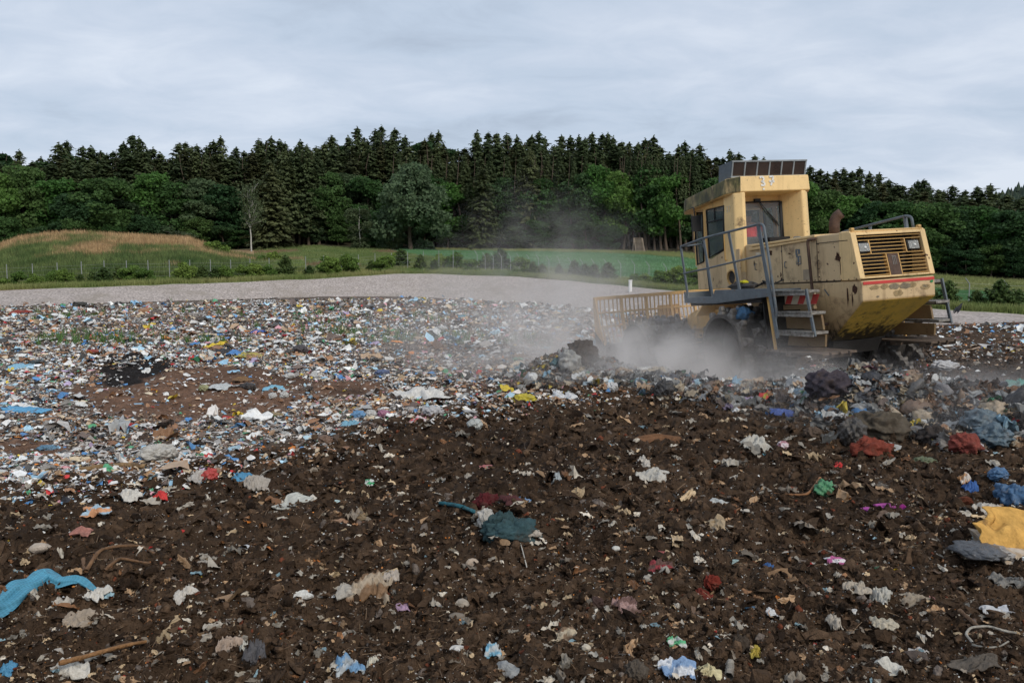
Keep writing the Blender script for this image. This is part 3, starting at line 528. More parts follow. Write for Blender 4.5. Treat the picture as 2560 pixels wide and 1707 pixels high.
class MB:
    def __init__(s): s.bm = bmesh.new()
    def prism(s, pts, a, b, axis='y'):          # polygon in the plane across axis, from a to b
        f = {'y': lambda p, t: (p[0], t, p[1]), 'z': lambda p, t: (p[0], p[1], t), 'x': lambda p, t: (t, p[0], p[1])}[axis]
        A = [s.bm.verts.new(f(p, a)) for p in pts]; B = [s.bm.verts.new(f(p, b)) for p in pts]; n = len(pts)
        s.bm.faces.new(A); s.bm.faces.new(B[::-1])
        for i in range(n): s.bm.faces.new((A[i], B[i], B[(i+1) % n], A[(i+1) % n]))
        return s
    def loft(s, A, B):
        A = [s.bm.verts.new(p) for p in A]; B = [s.bm.verts.new(p) for p in B]; n = len(A); s.bm.faces.new(A); s.bm.faces.new(B[::-1])
        for i in range(n): s.bm.faces.new((A[i], B[i], B[(i+1) % n], A[(i+1) % n]))
        return s
    def box(s, x0, x1, y0, y1, z0, z1): return s.prism([(x0, z0), (x1, z0), (x1, z1), (x0, z1)], y0, y1)
    def bar(s, p, q, w, d=None, up=(0, 0, 1)):
        p = Vector(p); q = Vector(q); t = (q-p).normalized(); up = Vector(up); up = Vector((1, 0, 0)) if abs(t.dot(up)) > .95 else up
        a = t.cross(up).normalized(); b = a.cross(t); d = d or w
        c = [(a*i*w+b*j*d)*.5 for i, j in ((-1,-1),(1,-1),(1,1),(-1,1))]; return s.loft([p+k for k in c], [q+k for k in c])
    def tube(s, pts, r, seg=10, smooth=3):
        P = [Vector(p) for p in pts]
        if smooth > 1 and len(P) > 2:           # round the corners
            Q = [P[0]]
            for i in range(1, len(P)-1):
                a, b, c = P[i-1], P[i], P[i+1]; k = min(.12, (a-b).length*.4, (c-b).length*.4); A = b+(a-b).normalized()*k; C_ = b+(c-b).normalized()*k
                for j in range(smooth+1): t = j/smooth; Q.append(A*(1-t)**2+b*2*t*(1-t)+C_*t*t)
            P = Q+[P[-1]]
        rings = []; up = None
        for i, p in enumerate(P):
            t = (P[min(i+1, len(P)-1)]-P[max(i-1, 0)]).normalized()
            a = (t.cross(Vector((0, 0, 1))) if abs(t.z) < .9 else t.cross(Vector((1, 0, 0)))).normalized() if up is None else (up-t*up.dot(t)).normalized()
            up = a; b = t.cross(a); rings.append([s.bm.verts.new(p+(a*math.cos(j*2*math.pi/seg)+b*math.sin(j*2*math.pi/seg))*r) for j in range(seg)])
        for A, B in zip(rings, rings[1:]):
            for j in range(seg): s.bm.faces.new((A[j], A[(j+1) % seg], B[(j+1) % seg], B[j])).smooth = True
        s.bm.faces.new(rings[0][::-1]); s.bm.faces.new(rings[-1]); return s
    def ring(s, prof, axis_y0=0, seg=40, arc=2*math.pi, start=0, cx=0, cz=0):   # revolve (radius, y) profile about the Y axis
        rings = [[s.bm.verts.new((cx+r*math.cos(start+arc*j/seg), axis_y0+y, cz+r*math.sin(start+arc*j/seg))) for j in range(seg+(arc < 6.28))] for r, y in prof]
        n = len(rings[0])
        for A, B in zip(rings, rings[1:]):
            for j in range(n if arc >= 6.28 else n-1): s.bm.faces.new((A[j], A[(j+1) % n], B[(j+1) % n], B[j]))
        return s
    def out(s, name, m, parent=mach, bevel=.008, smooth=False):
        bmesh.ops.recalc_face_normals(s.bm, faces=s.bm.faces); me = bpy.data.meshes.new(name); s.bm.to_mesh(me); s.bm.free(); me.materials.append(m)
        o = bpy.data.objects.new(name, me); COL.objects.link(o); o.parent = parent
        if bevel: b = o.modifiers.new('bevel', 'BEVEL'); b.width = bevel; b.segments = 2; b.limit_method = 'ANGLE'; b.angle_limit = R(40); b.harden_normals = False
        return o
# lower body / counterweight
b = MB(); A = [(-1.90,1.77),(-1.91,1.47),(-1.0,.82),(-.3,.74),(.9,.74),(.9,1.77)]; wy = [.70,.70,.53,.56,.6,.69]
b.loft([(x, w_, z) for (x, z), w_ in zip(A, wy)], [(x, -w_, z) for (x, z), w_ in zip(A, wy)]); cw = b.out('counterweight', M['lower'], bevel=.02)
# belly plate lies just outside the slanted underside
d = np.array((-.65, -.91)); d = d/np.linalg.norm(d)*.008
b = MB(); b.loft([(-1.905+d[0], .69, 1.465+d[1]), (-1.905+d[0], -.69, 1.465+d[1]), (-1.905, -.69, 1.46), (-1.905, .69, 1.46)], [(-1.0+d[0], .525, .82+d[1]), (-1.0+d[0], -.525, .82+d[1]), (-1.0, -.525, .82), (-1.0, .525, .82)]); b.out('belly_plate', M['belly'], bevel=0)
b = MB(); b.loft([(-1.02,.50,.80),(-1.02,-.50,.80),(-.9,-.5,.80),(-.9,.5,.80)], [(-.93,.46,.58),(-.93,-.46,.58),(-.86,-.46,.58),(-.86,.46,.58)]); b.out('skid_plate', M['dark'])
# bumper face: red strip and smeared markings
b = MB(); b.box(-1.912,-1.906,-.68,.68,1.71,1.755); b.out('reflective_strip', M['red'], bevel=0)
SM = mat('smeared_marking', (.42,.31,.16), .7, var=.3, scale=14, alpha=.5); SM2 = mat('smeared_marking_dark', (.26,.22,.16), .7, var=.3, scale=14, alpha=.5)
rs = np.random.default_rng(5)
def blotch(cy, cz, w_, h_, m_, x=-1.9135):
    b = MB(); n = 14; b.prism([(cy+w_*(1+rs.uniform(-.25, .2))*math.cos(k*6.283/n), cz+h_*(1+rs.uniform(-.25, .2))*math.sin(k*6.283/n)) for k in range(n)], x, x-.002, 'x'); b.out('smeared_marking', m_, bevel=0)
for cy, cz, w_, h_, m_ in ((.47,1.66,.09,.035,SM),(.28,1.665,.07,.04,SM),(.10,1.655,.10,.045,SM2),(-.10,1.65,.11,.05,SM2),(-.26,1.655,.07,.045,SM),(.06,1.545,.06,.045,SM),(-.01,1.55,.05,.05,SM),(-.50,1.615,.09,.045,SM),(-.50,1.62,.05,.022,SM2),(.42,1.52,.03,.015,SM2)): blotch(cy, cz, w_, h_, m_)
b = MB(); b.prism([(-.60,1.70),(-.64,1.705),(-.66,1.68),(-.63,1.665),(-.60,1.675)], -1.9135, -1.9145, 'x'); b.out('green_sticker', mat('green_sticker', (.03,.25,.08), .5), bevel=0)
# hood
b = MB(); b.prism([(-1.48,1.78),(.93,1.745),(.93,2.50),(-1.48,2.515)], -.70, .70); hood = b.out('hood', M['paintshade'], bevel=.02)
b = MB()
for s_ in (1, -1): b.prism([(-1.70,2.52),(-1.88,1.785),(-1.475,1.785),(-1.475,2.52)], s_*.685, s_*.715)
b.prism([(-1.70,2.50),(-1.475,2.50),(-1.475,2.53),(-1.71,2.53)], -.68, .68); b.out('tail_panel', M['paint'], bevel=.01)
gx = lambda z: -1.70-(2.52-z)*.18/.735
b = MB(); b.box(-1.49,-1.482,-.68,.68,1.8,2.49); b.out('radiator', M['dark'], bevel=0)  # near-black back: shade of the recess behind the slats put into its colour
b = MB()
def fr(y0, y1, z0, z1, t=.02, out=.0): b.loft([(gx(z0)-out, y0, z0), (gx(z0)-out, y1, z0), (gx(z0)+t, y1, z0), (gx(z0)+t, y0, z0)], [(gx(z1)-out, y0, z1), (gx(z1)-out, y1, z1), (gx(z1)+t, y1, z1), (gx(z1)+t, y0, z1)])
fr(.62,.717,1.80,2.50,.05,.02); fr(-.717,-.62,1.80,2.50,.05,.02); fr(-.619,.619,2.455,2.50,.05,.018); fr(-.619,.619,1.80,1.825,.05,.015); b.out('grille_frame', M['paint'], bevel=.008)
b = MB()
def slat(y0, y1, z): x = gx(z)+.006; b.loft([(x, y0, z+.010), (x, y0, z), (x+.035, y0, z+.006), (x+.035, y0, z+.012)], [(x, y1, z+.010), (x, y1, z), (x+.035, y1, z+.006), (x+.035, y1, z+.012)])
for i in range(12):
    z = 1.835+i*.0535
    if z < 2.14: slat(.13, .615, z); slat(-.615, -.13, z)
    elif z < 2.36: slat(-.30, .40, z)
    else: slat(-.615, .615, z)
slat(-.615, .615, 2.155)
for yy, z0, z1 in ((.385,2.16,2.37),(-.30,2.16,2.37),(.11,1.82,2.15),(-.12,1.82,2.15)): fr(yy, yy+.018, z0, z1, .07)
b.out('grille', M['gold'], bevel=.002)
b = MB(); fr(-.10,.108,1.82,2.15,.012,.004); bp = b.out('grille_badge', M['rust'], bevel=.004)
b = MB()
for k in (-.03, .0, .03): fr(-.006+k-.005, .006+k-.005, 1.98, 2.10, .002, .010)
fr(-.045, .035, 2.10, 2.115, .002, .010); b.out('badge_mark', M['shiny'], bp, bevel=.002)
for yy in (.50, -.45):
    b = MB(); fr(yy-.115, yy+.115, 2.19, 2.345, .06, -.01); hl = b.out('headlight', M['rubber'], bevel=.012)
    b = MB(); fr(yy-.10, yy+.10, 2.205, 2.33, .01, .006); b.out('lens', M['lens'], hl, bevel=.01)
    b = MB(); b.bm.verts.ensure_lookup_table(); bmesh.ops.create_uvsphere(b.bm, u_segments=12, v_segments=8, radius=.022, matrix=Matrix.Translation((gx(2.265)-.006, yy-.01, 2.265))); b.out('bulb', M['chalk'], hl, bevel=0)
for yy in (.66, -.63):
    b = MB(); b.tube([(-1.69, yy-.03, 2.545), (-1.69, yy+.03, 2.545)], .028, smooth=1); b.out('hinge', M['gold'], bevel=0)
# hood lids and seams
b = MB(); b.prism([(-.95,2.535),(-.12,2.51),(.72,2.40+.09),(.72,2.45),(-.12,2.47),(-.95,2.485)], -.66, .73); b.out('hood_lid', M['paint'], bevel=.015)
b = MB(); b.prism([(-.95,2.455),(.78,2.385),(.78,2.435),(-.95,2.478)], .70, .735); b.out('hood_rim', M['paint'], bevel=.01)
b = MB()
for x in (-.965, -.095): b.box(x-.006, x+.006, .699, .704, 1.78, 2.44)
b.box(-1.66, -.97, .7155, .7185, 2.386, 2.396); b.box(-1.47, .92, .699, .703, 1.775, 1.79); b.out('panel_seam', M['dark'], bevel=0)
b = MB(); b.prism([(-.45,2.33),(-.56,2.33),(-.56,2.25),(-.50,2.25),(-.50,2.22),(-.58,2.22),(-.58,2.08),(-.46,2.08),(-.46,2.24),(-.45,2.24)], .7045, .708); lg = b.out('side_emblem', M['steel'], bevel=0)
b = MB()
for q in ((-.49,-.475,2.10,2.20),(-.565,-.55,2.10,2.20),(-.565,-.475,2.095,2.11),(-.515,-.50,2.26,2.31)): b.box(q[0], q[1], .7085, .7095, q[2], q[3])
b.out('emblem_letter', M['paint'], lg, bevel=0)
for (x0, z0, x1, z1), nm, mm in (((-.62,1.99,-.82,1.82), 'faded_patch', mat('faded_patch', (.33,.26,.18), .7)), ((.62,2.30,.50,2.34), 'small_sticker', M['cream'])):
    b = MB(); b.box(x1, x0, .7045, .707, z0, z1) if x1 < x0 else b.box(x0, x1, .7045, .707, z0, z1); b.out(nm, mm, bevel=0)
RB = mat('rust_stain', (.07,.032,.018), .9, var=.4, scale=20, alpha=.8)
def stain(x, z, w_, h_, y=.7165):
    b = MB(); n = 12; b.prism([(x+w_*rs.uniform(.45, 1.2)*math.cos(k*6.283/n), z+h_*rs.uniform(.5, 1.2)*math.sin(k*6.283/n)) for k in range(n)], y, y+.002); b.out('rust_stain', RB, bevel=0)
for q in ((-1.45,2.14,.055,.07),(-1.43,2.18,.03,.05),(-1.49,2.0,.008,.12),(-1.41,2.12,.04,.02)): stain(*q)
for q in ((.20,2.31,.05,.05),(-.05,1.93,.02,.05),(-.06,1.85,.025,.03),(.03,1.90,.015,.02),(.68,2.15,.02,.07),(-.3,2.27,.04,.012)): stain(*q, y=.7045)
for q in ((-1.75,1.65,.06,.10),(-1.6,1.55,.02,.14),(-1.7,1.5,.015,.12)): stain(*q, y=.7005-.12*max(0, (1.47-q[1])/.65))
for z_, h_ in ((1.62, .05),):
    b = MB(); b.bar((-1.10,.7055,1.66),(-1.2,.7055,1.56), .004, .02); b.out('scratch', M['steel'], bevel=0)
for nm_, pts_ in (('bolt_row', [(x_, .7155, 1.80) for x_ in np.arange(-1.82, -1.0, .16)]), ('bolt_row', [(x_, .7025, 1.81) for x_ in np.arange(-.9, .9, .2)]), ('bolt_row', [(-1.0, .7035, z_) for z_ in np.arange(1.86, 2.4, .13)])):
    b = MB()
    for p_ in pts_: bmesh.ops.create_cone(b.bm, cap_ends=True, segments=6, radius1=.011, radius2=.009, depth=.012, matrix=Matrix.Translation(p_) @ Matrix.Rotation(math.pi/2, 4, 'X'))
    b.out(nm_, M['rust'], bevel=0)
for x_ in (-.2, .62):
    b = MB(); b.tube([(x_, .702, 2.14), (x_, .735, 2.14), (x_, .735, 2.04), (x_, .702, 2.04)], .008, 6, 2); b.out('panel_handle', M['steel'], bevel=0)
b = MB(); b.tube([(1.28, .86, 2.25), (1.28, .90, 2.25), (1.28, .90, 2.75), (1.28, .86, 2.75)], .012, 8, 2); b.out('grab_handle', M['gold'], bevel=0)
# exhaust
b = MB(); b.tube([(-.45,-.1,2.50),(-.45,-.1,2.74),(-.475,-.13,2.84),(-.53,-.19,2.89)], .085, 20, 4); ex = b.out('exhaust_pipe', M['rust'], bevel=0)
b = MB(); b.tube([(-.528,-.188,2.889),(-.535,-.196,2.896)], .074, 20, 1); b.out('pipe_mouth', M['dark'], ex, bevel=0)  # dark disc paints the shade inside the pipe end
# right hood rail
b = MB(); b.tube([(.3,-.62,2.52),(-.12,-.62,2.60),(-1.46,-.62,2.73),(-1.57,-.62,2.70),(-1.60,-.62,2.51)], .022); b.bar((-.71,-.62,2.51),(-.69,-.62,2.66), .05,.02); b.bar((-1.47,-.62,2.51),(-1.44,-.62,2.71), .07,.02); b.out('hood_rail', M['steel'], bevel=0)
# cab
b = MB(); b.prism([(.93,1.72),(2.36,1.72),(2.36,2.22),(1.95,2.31),(1.86,2.30),(1.40,2.44),(.93,2.44)], .80, .83); b.prism([(.93,1.72),(2.36,1.72),(2.36,2.25),(.93,2.44)], -.83, -.80)
b.box(2.33,2.36,-.80,.80,1.72,2.25); b.box(.932,2.33,-.80,.80,1.72,1.76); b.box(1.32,1.36,-.80,.80,1.76,2.50); b.out('cab_wall', M['paintshade'], bevel=.012)
def pillar(s_, inner_b, inner_f):
    b = MB(); lo = [(.935,s_*.72),(1.03,s_*.845),(1.36,s_*.845),(1.36,inner_f),(.935,inner_b)]; hi = [(x+.03, y*.965) for x, y in lo]
    b.loft([(x, y, 2.0 if s_ > 0 else 2.0) for x, y in lo], [(x, y, 3.46) for x, y in hi]); b.out('cab_pillar', M['roofpaint'], bevel=.025)
pillar(1, .64, .62); pillar(-1, -.64, -.42)
b = MB(); b.loft([(.935,.72,1.72),(1.03,.845,1.72),(1.36,.845,1.72),(1.36,.6,1.72),(.94,.6,1.72)], [(.935,.72,2.02),(1.03,.845,2.02),(1.36,.845,2.02),(1.36,.6,2.02),(.94,.6,2.02)]); b.out('pillar_foot', M['paintshade'], bevel=.02)
b = MB(); b.bar((2.02,.815,2.28),(2.02,.80,3.27), .12,.035,(0,1,0)); b.bar((2.38,.80,2.2),(2.44,.78,3.26), .06,.06); b.bar((2.38,-.80,2.2),(2.44,-.78,3.26), .06,.06); b.bar((2.02,-.815,2.25),(2.02,-.80,3.27), .12,.035,(0,1,0)); b.box(1.36,2.46,.77,.815,3.26,3.40); b.box(1.36,2.46,-.815,-.77,3.26,3.40); b.box(1.33,1.37,-.78,.78,3.28,3.44); b.out('cab_frame', M['gold'], bevel=.01)
def pane(name, pts, m, frame=.018):
    b = MB(); b.loft(pts, [(Vector(p)+Vector(((0, -.006, 0) if abs(pts[0][1]-pts[1][1]) < .05 else (.006, 0, 0)))) for p in pts]); w_ = b.out(name, m, bevel=0)
    b = MB(); q = [Vector(p)+Vector(((0, .004, 0) if abs(pts[0][1]-pts[1][1]) < .05 else (-.004, 0, 0))) for p in pts]; b.tube(q+[q[0]], frame, 6, 1); b.out('window_seal', M['rubber'], w_, bevel=0)
    return w_
wn = pane('side_window', [(1.40,.832,2.46),(1.89,.832,2.33),(1.95,.815,3.24),(1.36,.815,3.26)], M['glassd'])
b = MB(); b.bar((1.37,.832,3.02),(1.94,.832,3.00), .02); b.bar((1.66,.832,3.01),(1.66,.828,3.25), .016); b.out('sliding_bar', M['rubber'], wn, bevel=0)
pane('door_window', [(2.10,.832,2.27),(2.34,.825,2.21),(2.41,.80,3.14),(2.10,.812,3.18)], M['glassd'])
pane('side_window', [(1.40,-.832,2.46),(2.34,-.832,2.3),(2.40,-.815,3.2),(1.36,-.815,3.24)], M['glassd'])
pane('front_window', [(2.40,.74,2.25),(2.40,-.74,2.25),(2.45,-.72,3.24),(2.45,.72,3.24)], M['glassd'])
rw = pane('rear_window', [(1.318,.60,2.50),(1.318,-.40,2.50),(1.318,-.38,3.30),(1.318,.58,3.30)], M['glass'], .022)
b = MB(); b.tube([(1.28,.12,3.33),(1.285,-.08,3.12),(1.29,-.30,2.90)], .009, 6, 1); b.tube([(1.28,.14,3.33),(1.285,-.04,3.10)], .006, 6, 1); b.bar((1.29,-.06,3.13),(1.29,-.33,2.84), .016); b.bar((1.29,-.02,3.07),(1.29,-.03,2.84), .006); b.box(1.26,1.31,.08,.20,3.31,3.36); b.out('wiper', M['rubber'], rw, bevel=0)
b = MB(); b.tube([(1.315,-.42,2.5),(1.315,-.40,3.3)], .03, 8, 1); b.out('door_gap', M['rubber'], bevel=0)
# roof
pl = [(.96,.72),(1.16,.93),(2.56,.93),(2.84,.78),(2.84,-.78),(2.56,-.93),(1.16,-.93),(.96,-.80)]
zt = lambda x: 3.745-(x-.96)*.135; zb = lambda x: 3.46-(x-.96)*.115
b = MB(); b.loft([(x, y, zb(x)) for x, y in pl], [(x*(1) +(.01 if x < 1 else 0), y*.975, zt(x)) for x, y in pl]); roof = b.out('roof', M['roofpaint'], bevel=.02)
roof.data.materials.append(M['moss'])
for p_ in roof.data.polygons:
    if p_.normal.y > .35: p_.material_index = 1
# number 37 in smeared white paint
b = MB(); yb = lambda y: (.955, y)
def stroke(pts, w_=.022):
    for p, q in zip(pts, pts[1:]): b.bar((.9535, p[0], p[1]), (.9535, q[0], q[1]), w_, .004, (1, 0, 0))
NUMS = [(((.27,3.70),(.235,3.715),(.205,3.69),(.215,3.655),(.245,3.645),(.215,3.635),(.195,3.62),(.20,3.585),(.255,3.595)),), (((.115,3.71),(.055,3.715),(.05,3.70),(.085,3.61),(.095,3.585)), ((.12,3.645),(.035,3.64))), (((.225,3.53),(.20,3.54)),)]
for k_ in NUMS:
    b = MB()
    for q_ in k_: stroke(q_, .027)
    pn = b.out('painted_number', M['chalk'], roof, bevel=0); pn.scale = (1, 1.35, 1.25); pn.location = (0, -.06, -.92)
b = MB()
def st2(pts):
    for p, q in zip(pts, pts[1:]): b.bar((p[0], .826, p[1]), (q[0], .826, q[1]), .012, .004, (0, 1, 0))
st2([(1.27,3.23),(1.235,3.23),(1.235,3.18),(1.265,3.18)]); st2([(1.235,3.18),(1.23,3.13),(1.27,3.13)]); st2([(1.20,3.23),(1.16,3.23),(1.185,3.13)]); b.out('small_number', M['cream'], bevel=0)
# lamp box on the roof
b = MB(); b.prism([(1.12,3.725),(1.50,3.68),(1.46,4.00),(1.04,4.035)], -.82, .82); lb = b.out('roof_lamp_box', M['steel'], bevel=.006)
b = MB(); q = lambda z: 1.118-(z-3.725)*.25
for i in range(6):
    y0 = -.80+i*1.6/6+.014; y1 = y0+1.6/6-.028; b.loft([(q(3.765)-.004, y0, 3.765), (q(3.765)-.004, y1, 3.765), (q(3.765), y1, 3.765), (q(3.765), y0, 3.765)], [(q(4.0)-.004, y0, 4.0), (q(4.0)-.004, y1, 4.0), (q(4.0), y1, 4.0), (q(4.0), y0, 4.0)])
b.out('lamp_pane', M['brownglass'], lb, bevel=0)
b = MB()
for i in range(7): y0 = -.80+i*1.6/6; b.bar((q(3.735)-.010, y0, 3.735), (q(4.03)-.010, y0, 4.03), .028, .014)
for z_ in (3.748, 4.018): b.bar((q(z_)-.012, -.82, z_), (q(z_)-.012, .82, z_), .016, .028)
b.out('pane_frame', mat('light_grey_frame', (.24,.26,.27), .5), lb, bevel=.002)
# mirror and front hose
b = MB(); b.box(1.86,1.90,1.0,1.2,2.84,3.14); b.tube([(2.45,.85,3.35),(1.9,1.12,3.30),(1.9,1.12,2.75),(2.4,.85,2.6)], .012, 6, 2); b.out('side_mirror', M['rubber'], bevel=.01)
# seat
b = MB(); b.box(1.72,1.84,-.34,.14,2.3,2.68); b.box(1.74,2.2,-.34,.14,2.28,2.40); b.out('driver_seat', mat('seat_cloth', (.12,.12,.12), .9), bevel=.03)
b = MB(); b.box(1.02,1.30,-.36,.10,2.535,2.62); b.out('tool_box', M['dark'], bevel=.01)
b = MB(); b.tube([(.85,-.30,2.53),(.85,-.30,2.59),(.85,-.46,2.59),(.85,-.46,2.53)], .012, 6, 2); b.out('lid_handle', M['steel'], bevel=0)
# air intake
b = MB(); b.ring([(.145,.0),(.15,.05),(.125,.055),(.12,-.02)], .84, 28, cx=1.13, cz=1.93); b.out('intake_rim', M['gold'], bevel=0)
b = MB(); b.ring([(.0,.0),(.13,.0)], .853, 28, cx=1.13, cz=1.93); b.out('air_intake', M['dark'], bevel=0)  # dark disc paints the shade inside the hole
# deck, rails
b = MB(); b.prism([(-.72,1.60),(-.72,1.73),(.80,1.735),(.86,1.62),(1.70,1.60),(1.84,1.72),(1.84,1.50),(.80,1.49)], 1.43, 1.47); b.prism([(-.72,1.66),(-.72,1.70),(.80,1.70),(.86,1.58),(1.84,1.56),(1.84,1.53),(.8,1.53)], .84, 1.43); b.box(1.80,1.84,.9,1.43,1.52,1.70); b.out('deck', M['steel'], bevel=.006)
b = MB(); b.prism([(-.72,1.60),(-.72,1.73),(1.84,1.72),(1.84,1.55)], -1.47, -.84); b.out('deck', M['steel'], bevel=.006)
b = MB(); b.tube([(1.90,1.45,2.57),(1.11,1.45,2.67),(-.55,1.45,2.77),(-.66,1.46,2.74),(-.78,1.48,2.25),(-.92,1.48,1.32),(-.86,1.48,1.20)], .021, 10, 4); b.tube([(1.86,1.45,2.06),(.97,1.45,2.13),(-.6,1.45,2.27)], .016, 8, 1)
b.tube([(1.90,1.45,2.57),(1.90,.98,2.60),(1.86,.95,2.50),(1.76,.95,1.7)], .018, 8, 3); b.tube([(1.86,1.45,2.06),(1.82,.95,2.12)], .014, 8, 1)
b.bar((1.90,1.45,2.58),(1.72,1.45,1.55), .055,.018,(0,1,0)); b.bar((1.11,1.45,2.68),(.90,1.45,1.62), .055,.018,(0,1,0)); b.bar((.32,1.45,2.72),(.08,1.45,1.70), .06,.018,(0,1,0)); b.bar((-.52,1.46,2.76),(-.94,1.50,.95), .075,.02,(0,1,0)); b.out('guard_rail', M['steel'], bevel=0)
b = MB(); b.tube([(-.97,.72,2.47),(-.86,.78,2.46),(-.85,.78,2.40),(-.95,.78,1.20),(-.98,.78,1.12),(-1.17,.72,1.11)], .024, 10, 4); b.out('hydraulic_pipe', M['rust'], bevel=0)
b = MB(); b.tube([(-.0,1.0,1.80),(-.2,1.2,1.86),(-.45,1.25,1.80),(-.35,1.1,1.78),(-.1,1.05,1.84),(.1,1.1,1.75)], .014, 6, 4); b.tube([(-.1,.95,1.9),(-.3,1.1,1.77),(-.5,1.0,1.85)], .012, 6, 3); b.out('coiled_hose', M['rubber'], bevel=0)
# mudguard, steps
for s_ in (1, -1):
    b = MB(); b.prism([(-.45,1.58),(1.7,1.50),(1.7,1.44),(-.45,1.5)], s_*.72, s_*1.42); b.prism([(-.42,1.5),(-.50,.62),(-.46,.62),(-.38,1.5)], s_*.60, s_*1.35); b.out('mudguard', M['dark'])
    b = MB()
    for x, z in ((-.60,1.66),(-.72,1.33),(-.76,1.03)):
        b.box(x-.84, x, s_*1.08, s_*1.36, z-.02, z+.02) if s_ > 0 else b.box(x-.84, x, -1.36, -1.08, z-.02, z+.02); b.box(x-.84, x, min(s_*1.345, s_*1.36), max(s_*1.345, s_*1.36), z-.055, z+.03)
    b.out('step', M['step'], bevel=.004)
    b = MB(); b.bar((-.50,s_*1.33,1.68),(-.66,s_*1.33,.70), .05,.03,(0,1,0)); b.out('ladder_rail', M['gold'], bevel=.004); b = MB(); b.bar((-1.44,s_*1.33,1.70),(-1.60,s_*1.33,.98), .05,.03,(0,1,0)); b.out('ladder_rail', M['steel'], bevel=.004)
    b = MB(); b.prism([(-.64,.78),(-1.52,.80),(-1.54,.99),(-.70,.99)], s_*1.05, s_*1.09); b.prism([(-.64,1.06),(-1.50,1.06),(-1.46,1.29),(-.62,1.29)], s_*1.05, s_*1.09); b.prism([(-.60,1.36),(-1.34,1.38),(-1.32,1.44),(-.60,1.44)], s_*1.05, s_*1.11); b.out('step_riser', M['grimy'], bevel=.006)
    b = MB()
    for k in range(4): b.box(-1.78,-.16, s_*(.72+.17*k) if s_ > 0 else -(.85+.17*k), (s_*(.72+.17*k)+.13) if s_ > 0 else -(.72+.17*k), .70, .735)
    for x in (-1.6, -1.0, -.35): b.box(x-.06, x+.06, min(s_*.72, s_*1.36), max(s_*.72, s_*1.36), .64, .70)
    b.out('step_platform', M['mudwood'], bevel=.006)
b = MB()
for i in range(3):
    x = -.63-.30*i; b.prism([(x, 1.455), (x-.14, 1.455), (x-.22, 1.61), (x-.08, 1.61)], 1.0905, 1.0935)
b.out('hazard_stripe', M['red'], bevel=0)
b = MB(); b.box(-1.33,-.62,1.06,1.090,1.45,1.62); b.out('hazard_plate', M['cream'], bevel=.003)
# cloth lying on the deck
# wheels
def drum(name, x, s_, zc, seed, R0=.60, wd=1.12, y_out=1.72):
    wh = bpy.data.objects.new('wheel', None); COL.objects.link(wh); wh.parent = mach; wh.location = (x, 0, zc)
    y0 = s_*y_out; y1 = s_*(y_out-wd)
    b = MB(); b.ring([(R0-.055, y0-s_*.02), (R0-.055, y0), (R0, y0), (R0, y1), (R0-.055, y1), (R0-.055, y1+s_*.3)], 0, 56); b.ring([(R0-.055, y0-s_*.01), (R0-.055, y0-s_*.42)], 0, 56); b.out('drum', M['drum'], wh, bevel=0)
    b = MB(); b.ring([(R0-.055, y0-s_*.40), (.36, y0-s_*.40), (.33, y0-s_*.30), (.24, y0-s_*.28), (.22, y0-s_*.20), (.0, y0-s_*.20)], 0, 40)
    b.out('hub', M['dark'], wh, bevel=0)
    b = MB(); pass
    for row in range(5):
        yc = y0-s_*(.11+row*(wd-.2)/4); n = 13
        for k in range(n):
            a = (k+.5*(row % 2))*2*math.pi/n+seed; c, sn = math.cos(a), math.sin(a); t = Vector((-sn, 0, c)); rd = Vector((c, 0, sn)); ax = Vector((0, 1, 0)); P0 = rd*(R0-.02)+ax*yc
            sq = lambda rad, a_, b_: [P0+rd*rad+t*i*a_+ax*j*b_ for i, j in ((-1,-1),(1,-1),(1,1),(-1,1))]
            b.loft(sq(0, .085, .075), sq(.07, .06, .055)); b.loft(sq(.07, .052, .05), sq(.145, .044, .042)); b.loft(sq(.145, .034, .05), sq(.165, .02, .03))
    b.out('teeth', M['shiny'], wh, bevel=.012)
    return wh
drum('w', .30, 1, .72, 0); drum('w', .02, -1, .70, .3, y_out=1.84); drum('w', 3.50, 1, .48, .15); drum('w', 3.50, -1, .48, .4)
b = MB(); b.tube([(.28,-.75,.72),(.28,.75,.72)], .2, 16, 1); b.tube([(3.5,-.75,.48),(3.5,.75,.48)], .2, 16, 1); b.out('axle', M['dark'], bevel=0)
# front frame, scraper bars, blade
b = MB(); b.prism([(.9,.55),(.9,1.35),(2.3,1.30),(4.1,1.0),(4.1,.25),(2.3,.3)], -.5, .5); b.prism([(2.2,1.25),(2.9,1.30),(3.2,1.20),(3.2,.9),(2.2,.9)], -.55, .57); b.out('front_frame', M['gold'], bevel=.02)
b = MB(); b.loft([(2.40,.55,1.62),(2.46,.55,1.62),(2.46,-.2,1.62),(2.40,-.2,1.62)], [(2.30,.95,1.20),(2.36,.95,1.20),(2.36,-.2,1.20),(2.30,-.2,1.20)]); b.out('mud_flap_plate', M['gold'], bevel=.01)
b = MB(); b.bar((2.80,1.62,.66),(2.80,.50,.68), .10,.07); b.bar((2.80,1.60,.50),(2.80,.50,.52), .04,.22); b.out('scraper_bar', M['drum'], bevel=.008)
b = MB(); b.bar((1.02,1.60,.60),(1.02,.5,.6), .08,.07); b.out('scraper_bar', M['drum'], bevel=.008)
b = MB(); b.bar((2.8,-1.62,.66),(2.8,-.5,.68), .1,.07); b.out('scraper_bar', M['drum'], bevel=.008)
b = MB(); bx = lambda z: 4.90-.30*max(0, (1.35-z))**1.4
zs_ = np.linspace(.62, 1.62, 7)
n = 37
